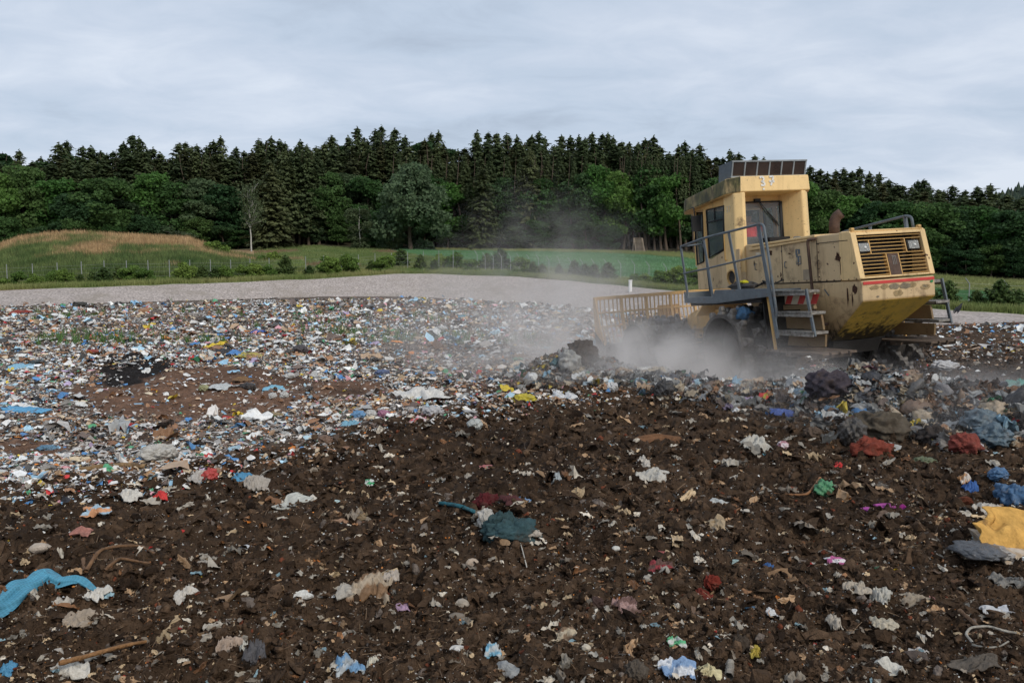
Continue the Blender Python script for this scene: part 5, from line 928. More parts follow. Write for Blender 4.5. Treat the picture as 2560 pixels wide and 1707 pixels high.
HERO = [
 (395,1135,90,42,'bag',W_,'plastic_bag','large crumpled white plastic bag at the edge of the litter field on the left','bag'),
 (440,1140,40,14,'sheet',LB_,'plastic_sheet','flat bright blue film touching the right side of the big white bag on the left','film'),
 (118,1112,46,18,'bag',(.12,.28,.42),'cushion','dull blue flattened bag left of the big white bag','bag'),
 (525,1190,36,32,'bag',(.62,.06,.05),'plastic_bag','glossy red wrapper between the grey film and the blue wrapper','wrapper'),
 (600,1185,62,30,'sheet',BLU,'wrapper','torn light blue wrapper right of the red one','wrapper'),
 (640,1195,52,44,'sheet',(.42,.38,.33),'plastic_sheet','upright crumpled grey film right of the torn blue wrapper','film'),
 (495,1190,50,36,'sheet',(.5,.47,.43),'plastic_sheet','pale grey film left of the glossy red wrapper','film'),
 (400,1237,34,26,'sheet',(.66,.04,.04),'plastic_sheet','small bright red folded piece alone on the dark soil at the left','plastic'),
 (735,1243,68,42,'card',(.60,.60,.54),'paper_sheet','white pointed paper sheet with one folded corner on the dark soil','paper'),
 (782,1232,20,28,'card',(.72,.68,.6),'paper_sheet','small white upright card touching the tip of the pointed paper','paper'),
 (330,1240,46,36,'sheet',W_,'paper_scrap','tangled white paper shreds left of the small red piece','paper'),
 (240,1280,56,26,'sheet',(.40,.55,.66),'wrapper','crumpled wrapper with blue and orange parts on the left soil','wrapper',(.6,.3,.15)),
 (205,1335,46,30,'card',(.45,.20,.16),'plastic_piece','dusty pink angular shard below the blue and orange wrapper','shard'),
 (98,1367,50,26,'stone',(.52,.44,.36),'foam_block','pale pitted block left of the curved roots','block'),
 (620,1346,42,28,'card',(.66,.68,.72),'paper_cup','white squashed paper cup with faint blue print in the left middle','cup'),
 (500,1372,74,36,'sheet',(.34,.31,.27),'plastic_sheet','grey brown crumpled film with a beige corner in the left middle','film',(.5,.42,.33)),
 (240,1473,52,34,'sheet',W_,'cloth_piece','white crumpled rag under the right end of the blue net','rag'),
 (150,1475,40,44,'sheet',(.55,.50,.43),'paper_scrap','two dirty white scraps under the middle of the blue net','paper'),
 (208,1530,112,44,'sheet',(.38,.31,.24),'cardboard_strip','long bent beige strip below the blue net','strip'),
 (168,1655,86,58,'sheet',(.70,.67,.60),'plastic_bag','long crumpled white bag near the bottom left corner','bag'),
 (20,1668,34,40,'sheet',BLU,'plastic_sheet','small bright blue film at the left edge near the bottom','film'),
 (210,1604,28,30,'card',(.50,.42,.34),'card_piece','small tan card above the long white bag at bottom left','card'),
 (145,1625,34,26,'card',(.45,.42,.38),'card_piece','grey card scrap just left of the tan card at bottom left','card'),
 (640,1635,46,64,'rag',(.11,.11,.12),'rag','dark grey shiny folded rag near the bottom, left of the centre','rag'),
 (565,1600,52,46,'sheet',(.42,.32,.25),'rag','tan crumpled rag just left of the dark grey folded one','rag'),
 (614,1610,26,40,'sheet',(.70,.68,.60),'paper_scrap','slim white scrap between the tan rag and the dark grey rag','paper'),
 (420,1487,17,10,'card',(.02,.42,.62),'plastic_piece','tiny vivid cyan chip on the bare soil','chip'),
 (455,1480,46,34,'sheet',(.62,.58,.52),'paper_scrap','ragged white scraps just right of the cyan chip','paper'),
 (755,1462,40,22,'card',(.74,.72,.66),'paper_sheet','small white oblong card left of the stained sheet','card'),
 (932,1438,105,76,'sheet',(.46,.37,.27),'plastic_sheet','big beige stained sheet with ragged spikes, left of the middle','sheet',(.22,.13,.07)),
 (862,1460,46,38,'card',(.46,.42,.36),'card_piece','smooth beige board scrap leaning left of the stained sheet','board'),
 (980,1438,34,34,'sheet',(.5,.44,.38),'paper_scrap','folded beige scrap right of the stained sheet','paper'),
 (1155,1482,38,30,'stone',(.46,.40,.33),'stone','pale rounded flat stone right of the stained sheet','stone'),
 (1180,1394,36,32,'stone',(.50,.40,.31),'stone','pale brown split stone below the dark teal garment','stone'),
 (1142,1538,44,22,'stone',(.24,.20,.16),'stone','flat grey brown stone below the pale rounded one','stone'),
 (1005,1494,42,18,'sheet',(.42,.28,.40),'rag','lilac torn rag strip below the stained sheet','rag'),
 (1216,1300,44,60,'bag',W_,'rag','white knotted cloth at the left end of the dark teal garment','rag'),
 (1258,1308,92,96,'ragbag',(.035,.085,.095),'garment','dark teal folded garment lying in the middle of the soil','garment'),
 (1282,1332,130,62,'ragbag',(.04,.10,.115),'garment_sleeve','dark teal twisted sleeve lying over the lower side of the garment','garment'),
 (1332,1344,44,34,'card',(.48,.42,.35),'paper_sheet','beige pointed paper at the right end of the dark teal garment','paper'),
 (1215,1246,62,44,'ragbag',(.12,.012,.02),'rag','dark crimson bundle above the dark teal garment','rag'),
 (1275,1268,52,24,'rag',(.09,.03,.035),'rag','faded maroon rag right of the crimson bundle','rag'),
 (1300,1230,44,24,'sheet',(.18,.33,.55),'wrapper','blue torn wrapper right of the crimson bundle','wrapper',(.2,.2,.2)),
 (1170,1178,30,26,'sheet',(.50,.45,.38),'plastic_sheet','small upright grey beige film above the crimson bundle','film'),
 (925,1192,40,16,'sheet',(.72,.74,.70),'plastic_bottle','white wrapper with green ends on the soil left of the middle','wrapper',(.05,.35,.15)),
 (1392,1200,26,36,'sheet',(.40,.45,.47),'plastic_sheet','blue grey pointed film standing in the soil near the centre','film'),
 (850,1297,44,34,'card',(.36,.21,.13),'card_piece','brown pointed card scraps left of the teal garment','card'),
 (870,1645,68,62,'sheet',(.46,.50,.52),'plastic_bag','blue grey crumpled bag near the bottom edge','bag',(.15,.30,.48)),
 (932,1632,36,36,'sheet',(.72,.68,.56),'paper_scrap','cream torn scrap right of the blue grey bag at the bottom','paper'),
 (1230,1610,36,44,'sheet',(.55,.58,.58),'plastic_cup','crushed pale blue plastic cup at the bottom centre','cup',(.2,.45,.6)),
 (1262,1648,64,46,'card',(.34,.35,.35),'strip','grey stiff torn strip just below the crushed cup','strip'),
 (1140,1634,30,12,'card',(.70,.68,.64),'card_piece','thin white bent card left of the crushed cup','card'),
 (1425,1592,72,46,'sheet',(.55,.46,.33),'paper_scrap','cream arched crust of paper at the bottom, right of the centre','paper',(.2,.13,.08)),
 (1465,1645,26,18,'stone',(.60,.53,.42),'stone','small cream stone below the arched paper','stone'),
 (1560,1515,74,48,'rag',(.17,.10,.09),'rag','brown and pink muddy rag in the lower right middle','rag',(.40,.26,.24)),
 (1490,1500,40,30,'ragbag',(.085,.05,.045),'rag','round muddy brown bundle touching the pink muddy rag','rag'),
 (1650,1420,52,34,'rag',(.14,.08,.07),'rag','dark brown rag with a red stripe above the pink muddy one','rag',(.3,.05,.06)),
 (1655,1385,44,14,'bag',(.42,.07,.06),'bottle','flat red bottle with a pale blue end','bottle'),
 (1578,1386,22,14,'card',(.72,.70,.66),'paper_scrap','small white oval scrap left of the red bottle','paper'),
 (1540,1368,24,14,'stone',(.66,.65,.6),'shell_piece','small white round lid above the brown striped rag','lid'),
 (1780,1440,40,34,'ragbag',(.22,.025,.015),'netting','clump of bright red netting on the lower right soil','netting'),
 (1750,1458,60,26,'rag',(.16,.025,.018),'netting','loose thin red netting left of the red clump','netting'),
 (1880,1448,46,30,'card',(.36,.19,.10),'cardboard_piece','small brown cardboard left of the corrugated one','cardboard'),
 (1950,1432,86,36,'card',(.26,.16,.09),'cardboard_piece','brown corrugated cardboard with a torn end','cardboard'),
 (1920,1415,26,30,'sheet',(.05,.15,.38),'rag','small blue knotted film above the corrugated cardboard','film'),
 (2086,1390,38,20,'sheet',(.55,.13,.33),'wrapper','pink wrapper with a white lower edge on the right soil','wrapper',(.7,.66,.68)),
 (2170,1262,22,12,'card',(.50,.10,.42),'plastic_strip','short magenta strip left of the longer magenta strip','strip'),
 (2215,1263,46,10,'card',(.42,.09,.34),'plastic_strip','long flat magenta strip between its two short ends','strip'),
 (2258,1262,20,18,'card',(.28,.02,.20),'plastic_strip','dark magenta twisted end at the right of the strip row','strip'),
 (2062,1205,50,40,'bag',(.09,.36,.16),'plastic_bag','bright green rounded bag alone on the right soil','bag'),
 (1778,1238,78,20,'sheet',(.55,.57,.56),'plastic_sheet','long pale grey film lying left of the green bag','film'),
 (1637,1190,70,30,'sheet',(.55,.52,.46),'plastic_sheet','spread beige white film in the middle right soil','film'),
 (1610,1155,32,34,'sheet',(.58,.54,.48),'rag','white fan shaped scrap above the spread beige film','paper'),
 (1665,1090,128,30,'card',(.20,.095,.045),'cardboard_piece','long rust brown curved board below the heap','board'),
 (1940,1145,44,28,'card',(.55,.52,.47),'plastic_sheet','pale triangular film below the refuse heap','film'),
 (1920,1120,36,18,'sheet',(.12,.45,.60),'glove','light blue glove on the soil below the heap','glove'),
 (1957,1114,28,20,'bag',(.55,.25,.30),'cup','pink and white striped cup right of the light blue glove','cup',(.7,.6,.62)),
 (2096,1145,22,18,'sheet',(.60,.03,.03),'plastic_piece','small red scrap below the heap of rags','scrap'),
 (1890,1105,60,36,'sheet',(.52,.50,.44),'plastic_sheet','crumpled whitish film left of the light blue glove','film'),
 (2205,1105,70,26,'sheet',(.42,.42,.40),'plastic_sheet','grey transparent film under the red blanket','film'),
 (2310,1136,56,26,'bag',(.13,.17,.08),'glass_bottle','greenish bottle lying right of the red blanket','bottle'),
 (2432,1190,30,50,'sheet',(.04,.14,.42),'plastic_bag','glossy royal blue upright film at the right','film'),
 (2412,1178,26,40,'sheet',(.68,.62,.55),'wrapper','pointed white wrapper with orange foot beside the royal blue film','wrapper',(.5,.25,.1)),
 (2535,1210,84,66,'bag',(.035,.14,.30),'plastic_bag','blue bag cut by the right edge of the photo','bag'),
 (2495,1178,44,34,'bag',(.07,.20,.40),'plastic_bag','smaller blue bag above the one at the right edge','bag'),
 (2475,1264,78,30,'sheet',(.55,.50,.43),'plastic_sheet','crumpled beige film above the yellow tarpaulin','film'),
 (2520,1280,34,12,'sheet',(.45,.10,.12),'wrapper','small red and yellow wrapper beside the yellow tarpaulin','wrapper',(.6,.5,.1)),
 (2200,1460,44,52,'sheet',(.56,.54,.48),'rag','white knotted rag strip in the lower right','rag'),
 (2140,1452,60,36,'sheet',(.48,.42,.34),'rag','beige twisted rag left of the white knotted strip','rag'),
 (2290,1462,80,34,'rag',(.38,.32,.25),'rag','wide beige wrinkled rag right of the white knotted strip','rag'),
 (2088,1515,30,46,'sheet',(.50,.45,.38),'rag','small beige upright rag under the knotted white strip','rag'),
 (2130,1511,24,12,'card',(.74,.72,.68),'plastic_piece','tiny white oval lid in the lower right','lid'),
 (2207,1550,56,28,'sheet',(.55,.49,.38),'rag','folded cream rag below the tiny white lid','rag'),
 (2475,1519,56,22,'card',(.62,.62,.62),'plastic_sheet','speckled white pointed sheet at the lower right','sheet'),
 (2518,1512,40,20,'card',(.58,.60,.64),'plastic_sheet','pale folded film right of the speckled white sheet','film'),
 (2520,1432,80,46,'rag',(.26,.25,.23),'rag','grey rough mat under the end of the yellow tarpaulin','mat'),
 (2225,1655,48,46,'card',(.66,.64,.57),'card_piece','cream open card box scrap near the bottom right','card'),
 (2300,1606,54,24,'sheet',(.66,.62,.58),'paper_scrap','pair of white crumpled papers in the lower right','paper'),
 (2295,1655,40,34,'card',(.10,.08,.07),'board_piece','dark square tile near the bottom right','tile'),
 (1690,1592,34,28,'sheet',(.70,.70,.66),'plastic_bag','white bag scrap with green corner in the lower right','bag',(.1,.42,.2)),
 (1928,1519,24,24,'sheet',(.70,.71,.72),'paper_scrap','small white curled scrap in the lower right middle','paper'),
 (1890,1636,26,34,'sheet',(.50,.38,.06),'wrapper','mustard yellow torn wrapper near the bottom right','wrapper'),
 (1695,1690,76,52,'sheet',(.24,.38,.60),'plastic_bag','blue and white striped bag cut by the bottom edge','bag',(.70,.72,.75)),
 (1765,1695,54,34,'sheet',(.66,.58,.34),'plastic_bag','pale yellow crumpled bag cut by the bottom edge','bag'),
 (1850,1605,44,50,'ragbag',(.085,.065,.05),'rag','dark brown rounded sack by the mustard wrapper','sack'),
 (1990,1680,46,46,'sheet',(.30,.26,.21),'rag','grey brown rag at the bottom edge on the right','rag'),
 (2450,1690,120,40,'rag',(.12,.105,.09),'rag','big dark muddy cloth at the bottom right corner','cloth'),
 (1590,1690,56,50,'ragbag',(.12,.10,.08),'sack','round mud coloured sack at the bottom edge','sack'),
 (1310,990,58,30,'bag',(.68,.56,.03),'plastic_bag','bright yellow bag on the dark soil crest left of the heap','bag'),
 (1410,975,66,26,'sheet',(.72,.73,.74),'plastic_bag','clean white bag at the left foot of the heap','bag'),
 (1412,990,70,22,'card',(.33,.20,.12),'cardboard_piece','brown torn cardboard under the clean white bag','cardboard'),
 (1042,1042,38,30,'card',(.66,.58,.58),'carton','white box with a red stripe standing at the soil edge','carton',(.6,.08,.1)),
 (1085,1022,60,26,'bag',(.66,.65,.66),'plastic_bag','puffed white bag right of the white box with the red stripe','bag'),
 (1025,1022,28,18,'bag',(.50,.47,.45),'plastic_bag','small greyish bag above the white box','bag'),
 (1055,980,110,38,'sheet',(.70,.68,.64),'plastic_sheet','big heap of shredded white film on the litter in the middle','film'),
 (960,1032,36,20,'bag',(.50,.20,.32),'plastic_bag','pink bag at the soil edge','bag'),
 (926,1036,30,20,'bag',(.70,.69,.66),'plastic_bag','white bag left of the pink one','bag'),
 (897,1036,34,20,'bag',(.16,.38,.66),'plastic_bag','blue bag left of the white one at the soil edge','bag'),
 (878,1058,46,16,'sheet',(.20,.42,.55),'plastic_sheet','teal blue flat film below the blue bag','film'),
 (1187,1065,36,26,'bag',(.60,.63,.60),'plastic_bottle','pale bottle and film on the soil crest near the middle','bottle'),
 (1215,1160,34,10,'sheet',(.45,.16,.16),'rag','pale red torn rag near the middle of the soil','rag'),
 (815,1088,38,26,'bag',(.22,.12,.07),'paper_bag','brown crumpled paper bag at the soil edge','bag'),
 (765,1100,60,22,'card',(.36,.23,.16),'cardboard_piece','light brown folded cardboard left of the brown paper bag','cardboard'),
 (510,966,26,16,'bag',(.42,.42,.20),'plastic_bag','olive yellow bag on the brown earth patch','bag'),
 (555,964,54,14,'sheet',(.55,.58,.58),'plastic_sheet','grey white film right of the olive yellow bag','film'),
 (620,962,46,16,'bag',(.05,.045,.045),'plastic_bag','black bag on the brown earth patch','bag'),
 (605,945,44,22,'card',(.24,.14,.07),'cardboard_box','open brown box above the black bag','box'),
 (685,966,48,14,'sheet',(.22,.50,.66),'plastic_sheet','sky blue film right of the black bag','film'),
 (711,982,20,18,'bag',(.72,.72,.70),'plastic_bag','small round white bag right of the sky blue film','bag'),
 (682,986,18,16,'bag',(.70,.70,.68),'plastic_bag','smaller round white bag left of its twin','bag'),
 (725,942,22,14,'bag',(.74,.74,.72),'plastic_canister','white canister at the right of the brown earth patch','canister'),
 (640,1036,0,0,None,0,0,0,0),
 (688,1034,44,13,'bag',(.42,.32,.17),'cardboard_tube','pale brown cardboard tube','tube'),
 (60,1025,120,14,'sheet',(.12,.40,.66),'plastic_sheet','long sky blue sheet at the left edge of the field','sheet'),
 (55,915,66,14,'sheet',(.28,.55,.72),'plastic_sheet','pale blue sheet above the long sky blue one','sheet'),
 (92,906,44,18,'bag',(.04,.07,.08),'plastic_bag','black green bag beside the pale blue sheet','bag'),
 (232,879,34,9,'bag',(.50,.08,.06),'canister','flat red canister left of the black earth patch','canister'),
 (370,926,0,0,None,0,0,0,0),
 (588,880,36,20,'sheet',(.10,.28,.60),'plastic_sheet','strong blue film in the middle of the litter field','film'),
 (535,836,34,12,'sheet',(.10,.28,.62),'plastic_sheet','blue film above the strong blue one','film'),
 (645,830,30,14,'sheet',(.04,.12,.45),'plastic_sheet','deep blue film right of the upper blue one','film'),
 (620,885,58,14,'sheet',(.48,.40,.10),'plastic_sheet','yellow film strip beside the strong blue film','film'),
 (750,872,40,24,'bag',(.07,.06,.07),'garment','dark patterned jacket in the litter field','garment'),
 (548,878,52,14,'sheet',(.03,.03,.035),'rag','black cloth left of the strong blue film','cloth'),
 (612,827,18,8,'card',(.70,.22,.04),'carton','small orange box in the middle of the litter field','box'),
 (880,878,0,0,None,0,0,0,0),
 (1155,791,24,9,'bag',(.10,.40,.60),'plastic_bag','light blue bag in the far litter','bag'),
 (1104,820,26,14,'bag',(.72,.72,.70),'plastic_bag','round white bag in the far litter','bag'),
 (1365,842,32,16,'bag',(.16,.10,.07),'drum','brown drum lying in the litter left of the blade','drum'),
 (1052,843,36,12,'card',(.46,.36,.26),'pallet','pale flat wooden box in the litter field','box'),
 (200,760,36,14,'bag',(.03,.035,.03),'tyre_piece','dark rubber piece on the far edge by the gravel','rubber'),
 (48,779,42,14,'card',(.30,.05,.04),'board_piece','dark red boards on the far edge by the gravel','board'),
 (296,757,20,9,'bag',(.02,.02,.025),'plastic_bag','black bag on the far edge by the gravel','bag'),
 (956,930,40,14,'bag',(.10,.16,.34),'plastic_bag','dusty navy bag in the middle of the litter','bag'),
 (1425,905,60,60,'bag',(.42,.42,.40),'plastic_bag','puffed grey translucent bag in the pile before the blade','bag'),
 (1393,910,34,30,'bag',(.05,.16,.19),'plastic_bag','dark teal bag in the pile before the blade','bag'),
 (1455,880,80,74,'ragbag',(.085,.07,.06),'sack','big brown sack pushed up against the blade','sack'),
 (1500,870,60,60,'sheet',(.24,.40,.50),'plastic_sheet','hazy pale blue film hanging at the blade','film'),
 (1530,968,36,24,'bag',(.76,.76,.76),'plastic_bag','bright white bag in the heap below the left wheel','bag'),
 (1475,955,36,20,'bag',(.34,.44,.50),'plastic_bag','pale blue clear bag left of the bright white one','bag'),
 (1597,960,44,26,'bag',(.14,.30,.46),'plastic_bag','blue bag with a green lower side in the heap','bag',(.06,.18,.10)),
 (1660,968,50,44,'bag',(.022,.024,.028),'plastic_bag','black bag in the middle of the heap','bag'),
 (1680,945,54,26,'bag',(.09,.10,.13),'plastic_bag','dark bluish bag on top of the heap','bag'),
 (1770,975,46,34,'bag',(.20,.20,.20),'plastic_bag','grey clear bag with black folds in the heap','bag'),
 (1918,992,40,38,'sheet',(.42,.33,.05),'wrapper','mustard yellow wrapper on the heap','wrapper',(.5,.05,.05)),
 (1842,1032,20,20,'sheet',(.74,.75,.76),'paper_scrap','bright white paper ball at the foot of the heap','paper'),
 (1960,1028,56,20,'sheet',(.06,.11,.34),'rag','dark blue cloth right of the mustard wrapper','cloth'),
 (2072,955,110,74,'ragbag',(.075,.065,.085),'garment','dark purple grey jacket on top of the heap','garment'),
 (2026,950,30,28,'ragbag',(.13,.09,.06),'basket','torn brown shoe left of the purple grey jacket','shoe'),
 (2090,926,36,22,'sheet',(.03,.30,.22),'plastic_sheet','sea green film in the dust below the machine','film'),
 (2168,938,40,20,'bag',(.66,.64,.60),'plastic_bag','white bag below the belly plate','bag'),
 (2238,936,28,18,'bag',(.05,.22,.58),'plastic_canister','bright blue canister behind the heap','canister'),
 (2225,955,56,28,'bag',(.45,.43,.40),'plastic_bag','greyish white bag below the bright blue canister','bag'),
 (2362,916,60,24,'bag',(.70,.70,.72),'plastic_bag','white bag nearest the right wheel','bag'),
 (2368,958,48,24,'bag',(.74,.75,.76),'plastic_bag','second white bag right of the right wheel, nearer the camera','bag'),
 (2545,954,50,30,'sheet',(.03,.30,.24),'plastic_sheet','sea green netting at the right edge','netting'),
 (2150,1060,0,0,None,0,0,0,0),
 (2165,1038,40,18,'sheet',(.55,.46,.03),'plastic_sheet','yellow ribbon film on top of the rag heap','film'),
 (2190,1050,30,30,'sheet',(.52,.42,.03),'plastic_sheet','hanging yellow ribbon below the first one on the rag heap','film'),
 (2130,1072,60,70,'bag',(.07,.065,.06),'plastic_bag','dark grey bag at the left of the rag heap','bag'),
 (2180,1100,110,60,'ragbag',(.27,.055,.035),'blanket','red brown blanket hanging from the rag heap','blanket'),
 (2200,1062,120,80,'ragbag',(.12,.10,.075),'rag','muddy brown rag pile above the red blanket','rag'),
 (2240,1060,50,46,'card',(.17,.14,.11),'cardboard_piece','dull brown card leaning on the right side of the rag heap','cardboard'),
 (2075,1035,34,28,'bag',(.10,.20,.30),'rag','blue and green bundle left of the yellow ribbon','rag'),
 (2030,1080,44,30,'ragbag',(.14,.10,.075),'basket','round brown bundle left of the dark grey bag','bundle'),
 (2330,1085,70,50,'ragbag',(.045,.04,.04),'rag','black rag between the rag heap and the blue grey bags','rag'),
 (2455,1055,96,66,'bag',(.14,.20,.24),'plastic_bag','big dusty blue grey bag at the right','bag'),
 (2478,1096,80,56,'bag',(.10,.17,.22),'plastic_bag','lower blue grey bag under the big dusty one','bag'),
 (2385,1078,34,24,'bag',(.12,.24,.32),'plastic_bag','small blue translucent bag left of the big dusty one','bag'),
 (2410,1108,66,56,'ragbag',(.30,.07,.055),'garment','red garment below the small blue translucent bag','garment'),
 (2440,1115,36,34,'sheet',(.55,.52,.54),'plastic_sheet','white lace film beside the red garment','film'),
 (2550,1050,50,50,'ragbag',(.035,.033,.035),'plastic_bag','black bag at the right edge in the dust','bag'),
]
for h in HERO:
    if h[4] is None: continue
    u, v, w_, hh, kd, col, nm, lb, ct = h[:9]; hero(u, v, w_, hh, kd, col, nm, lb, ct, col2=h[9] if len(h) > 9 else None)
BR = (.26,.13,.05); RT = (.16,.085,.04)
stick([(150,1706),(210,1683),(270,1660),(330,1635),(366,1620)], .011, BR, 'branch', 'thick orange brown branch at the bottom left', 'branch', .35, .06)
stick([(216,1438),(250,1410),(300,1398),(350,1394),(390,1412)], .012, RT, 'root', 'upper curved brown root right of the blue net', 'root', .5, .05)
stick([(262,1440),(300,1418),(340,1418),(378,1428)], .010, RT, 'root', 'lower curved brown root right of the blue net', 'root', .5, .03)
stick([(208,1395),(211,1424)], .012, RT, 'stick', 'short upright brown stump above the blue net', 'stick', .2, .02)
stick([(200,1180),(260,1176),(320,1172),(365,1168)], .03, (.24,.15,.07), 'plank', 'long pale brown plank at the soil edge on the left', 'plank', .2, .03)
stick([(2430,1640),(2412,1615),(2425,1596),(2470,1592),(2510,1606),(2540,1612)], .006, (.36,.33,.28), 'hose', 'pale grey curved hose loop near the bottom right corner', 'hose', .1, .03, CLOTH)
stick([(2430,1640),(2450,1655),(2475,1662),(2500,1640),(2520,1625)], .005, (.30,.28,.24), 'hose', 'thin end of grey hose below the curved loop', 'hose', .3, .02, CLOTH)
stick([(1100,1252),(1140,1268),(1175,1280),(1205,1284)], .016, (.035,.13,.16), 'rope', 'teal twisted cloth cord above the teal garment', 'cord', .1, .03, CLOTH)
stick([(1297,1368),(1305,1385),(1318,1404)], .004, (.55,.52,.46), 'wire', 'thin pale wire below the teal garment', 'wire', .1, .02)
stick([(2050,1198),(2020,1232),(1990,1230),(1935,1225)], .012, (.26,.12,.05), 'stick', 'splintered orange brown stick left of the green bag', 'stick', .5, .02)
stick([(1822,1706),(1826,1675)], .018, (.27,.24,.20), 'stake', 'short grey wooden stake at the bottom edge', 'stake', .1, .02)
stick([(2395,1560),(2430,1578),(2460,1592)], .012, (.12,.07,.04), 'stick', 'dark brown stick above the curved hose', 'stick', .3, .02)
stick([(2070,1030),(2082,1008),(2086,1000)], .012, (.08,.06,.05), 'stick', 'thin dark stick standing on the heap', 'stick', .5, .1)
stick([(450,1420),(500,1410),(560,1400)], .0, (.1,.1,.1), 'x', 'x', 'x') if False else None
# blue net bag at the left: a draped tube of woven netting
def netbag():
    pts = [(0,1508),(40,1478),(85,1452),(112,1432),(150,1446),(200,1448),(262,1456)]; wd = [46,50,48,40,30,22,6]
    P = []
    for (u, v), w_ in zip(pts, wd): x, y, z = ground_at(u, v+8); P.append((x, y, z, w_*y/F))
    x, y, z = ground_at(-70, 1545); P = [(x, y, z, .13)]+P; P = np.array(P); t = np.linspace(0, len(P)-1, 150); Q = np.stack([np.interp(t, np.arange(len(P)), P[:, i]) for i in range(4)], 1)
    for _ in range(20): Q[1:-1] = (Q[:-2]+Q[1:-1]*2+Q[2:])/4
    n = 72; V = []
    for i, (x, y, z, w_) in enumerate(Q):
        d = Q[min(i+1, 149)][:2]-Q[max(i-1, 0)][:2]; d = d/np.linalg.norm(d); nn = np.array((-d[1], d[0]))
        for j in range(n):
            a = 2*math.pi*j/n; fold = 1+.12*math.sin(a*4+i*.07)+.09*math.sin(a*7-i*.13)+.22*(float(vn(np.array([a*2.2+9]), np.array([i*.09]), 3)[0])-.5); s = math.cos(a)*w_*.62*fold; h = max(0, math.sin(a))*w_*.62*fold+.01
            V.append((x+nn[0]*s, y+nn[1]*s, z+h))
    Fc = [(i*n+j, i*n+(j+1) % n, (i+1)*n+(j+1) % n, (i+1)*n+j) for i in range(149) for j in range(n)]
    m_ = mat('blue_net', (.075,.26,.37), .6, var=.15, scale=10, dirt=(.06,.045,.035), dirtamt=.35, dscale=6); nt = m_.node_tree; b = nt.nodes['Principled BSDF']; at = nt.nodes.new('ShaderNodeAttribute'); at.attribute_name = 'Col'
    mm = nt.nodes.new('ShaderNodeMix'); mm.data_type = 'RGBA'; mm.blend_type = 'MULTIPLY'; mm.inputs[0].default_value = 1; src = b.inputs['Base Color'].links[0].from_socket; nt.links.new(src, mm.inputs['A']); nt.links.new(at.outputs['Color'], mm.inputs['B']); nt.links.new(mm.outputs['Result'], b.inputs['Base Color'])
    V = np.array(V); c0 = V.mean(0); ii = np.arange(len(V)); k = ((ii % n) % 2 == 0) | ((ii//n) % 3 == 0); c = np.where(k[:, None], 1.1, .72)*np.ones(3)
    o = npmesh('net_bag', V-c0, Fc, c, m_, False); o.location = c0; tag(o, 'large bright blue woven net bag lying on the soil at the left edge', 'net bag')
netbag()
# yellow tarpaulin and torn card at the right edge
def tarp():
    x, y, z = ground_at(2458, 1400); o = thing('tarpaulin', (x, y, z), 'big orange yellow tarpaulin draped over torn grey card at the right edge', 'tarpaulin')
    n = 40; U, V_ = np.meshgrid(np.linspace(0, 1, n), np.linspace(0, 1, n)); k = y/F
    # top surface: back-left ridge falling to the front right
    Yd = (1-V_)*.30-.05*U; X = (-12+U*190)*k+Yd*.58; H = (104+10*U-V_*(34+150*U))*k
    H = H+.022*np.sin(U*16+V_*3)*(V_**.5)+.018*np.sin(V_*11+U*5)+.03*(vn(U*5, V_*5, 4)-.5)
    edge = .0; X = X+(.018*np.sin(V_*23+1)+.03*np.sin(V_*7))*(U < .12); co = np.stack([X, Yd-edge, H], 2).reshape(-1, 3)
    c = np.ones((n*n, 3))*np.array((.56,.32,.09)); a = npmesh('cover', co, grid_faces(n, n), c, CLOTH, True, o); a.modifiers.new('t', 'SOLIDIFY').thickness = .006
    b = MB(); b.loft([(20*k,-.02,45*k),(60*k,-.12,-25*k),(90*k,-.12,-25*k),(170*k,-.02,10*k)], [(20*k,.25,60*k),(60*k,.25,-10*k),(90*k,.25,-10*k),(170*k,.25,30*k)]); b.out('torn_card', mat('torn_card', (.36,.27,.18), .9, var=.4, scale=14, dirt=(.5,.48,.45), dirtamt=.5, dscale=10), o, bevel=.004)
    b = MB(); b.loft([(70*k,-.14,-2*k),(165*k,-.14,-14*k),(165*k,-.10,-14*k),(70*k,-.10,-2*k)], [(72*k,-.13,34*k),(170*k,-.13,24*k),(170*k,-.09,24*k),(72*k,-.09,34*k)]); b.out('white_panel', M['white'], o, bevel=.003)
    b = MB(); b.loft([(64*k,-.15,-40*k),(165*k,-.15,-48*k),(165*k,-.11,-48*k),(64*k,-.11,-40*k)], [(70*k,-.14,-3*k),(165*k,-.14,-15*k),(165*k,-.10,-15*k),(70*k,-.10,-3*k)]); b.out('grey_panel', M['step'], o, bevel=.003)
    rg = np.random.default_rng(3); V, Fc = bag_geo(rg, 30, 7, .6); V = V*np.array((110*k, .3, 56*k))+np.array((-22*k, -.03, 40*k)); npmesh('torn_lining', V, Fc, np.ones((len(V), 3))*np.array((.075,.078,.085)), BAGM, True, o)
    V, Fc = bag_geo(rg, 30, 7, .6); V = V*np.array((60*k, .25, 40*k))+np.array((30*k, .0, 34*k)); npmesh('torn_lining', V, Fc, np.ones((len(V), 3))*np.array((.30,.28,.26)), BAGM, True, o)
tarp()
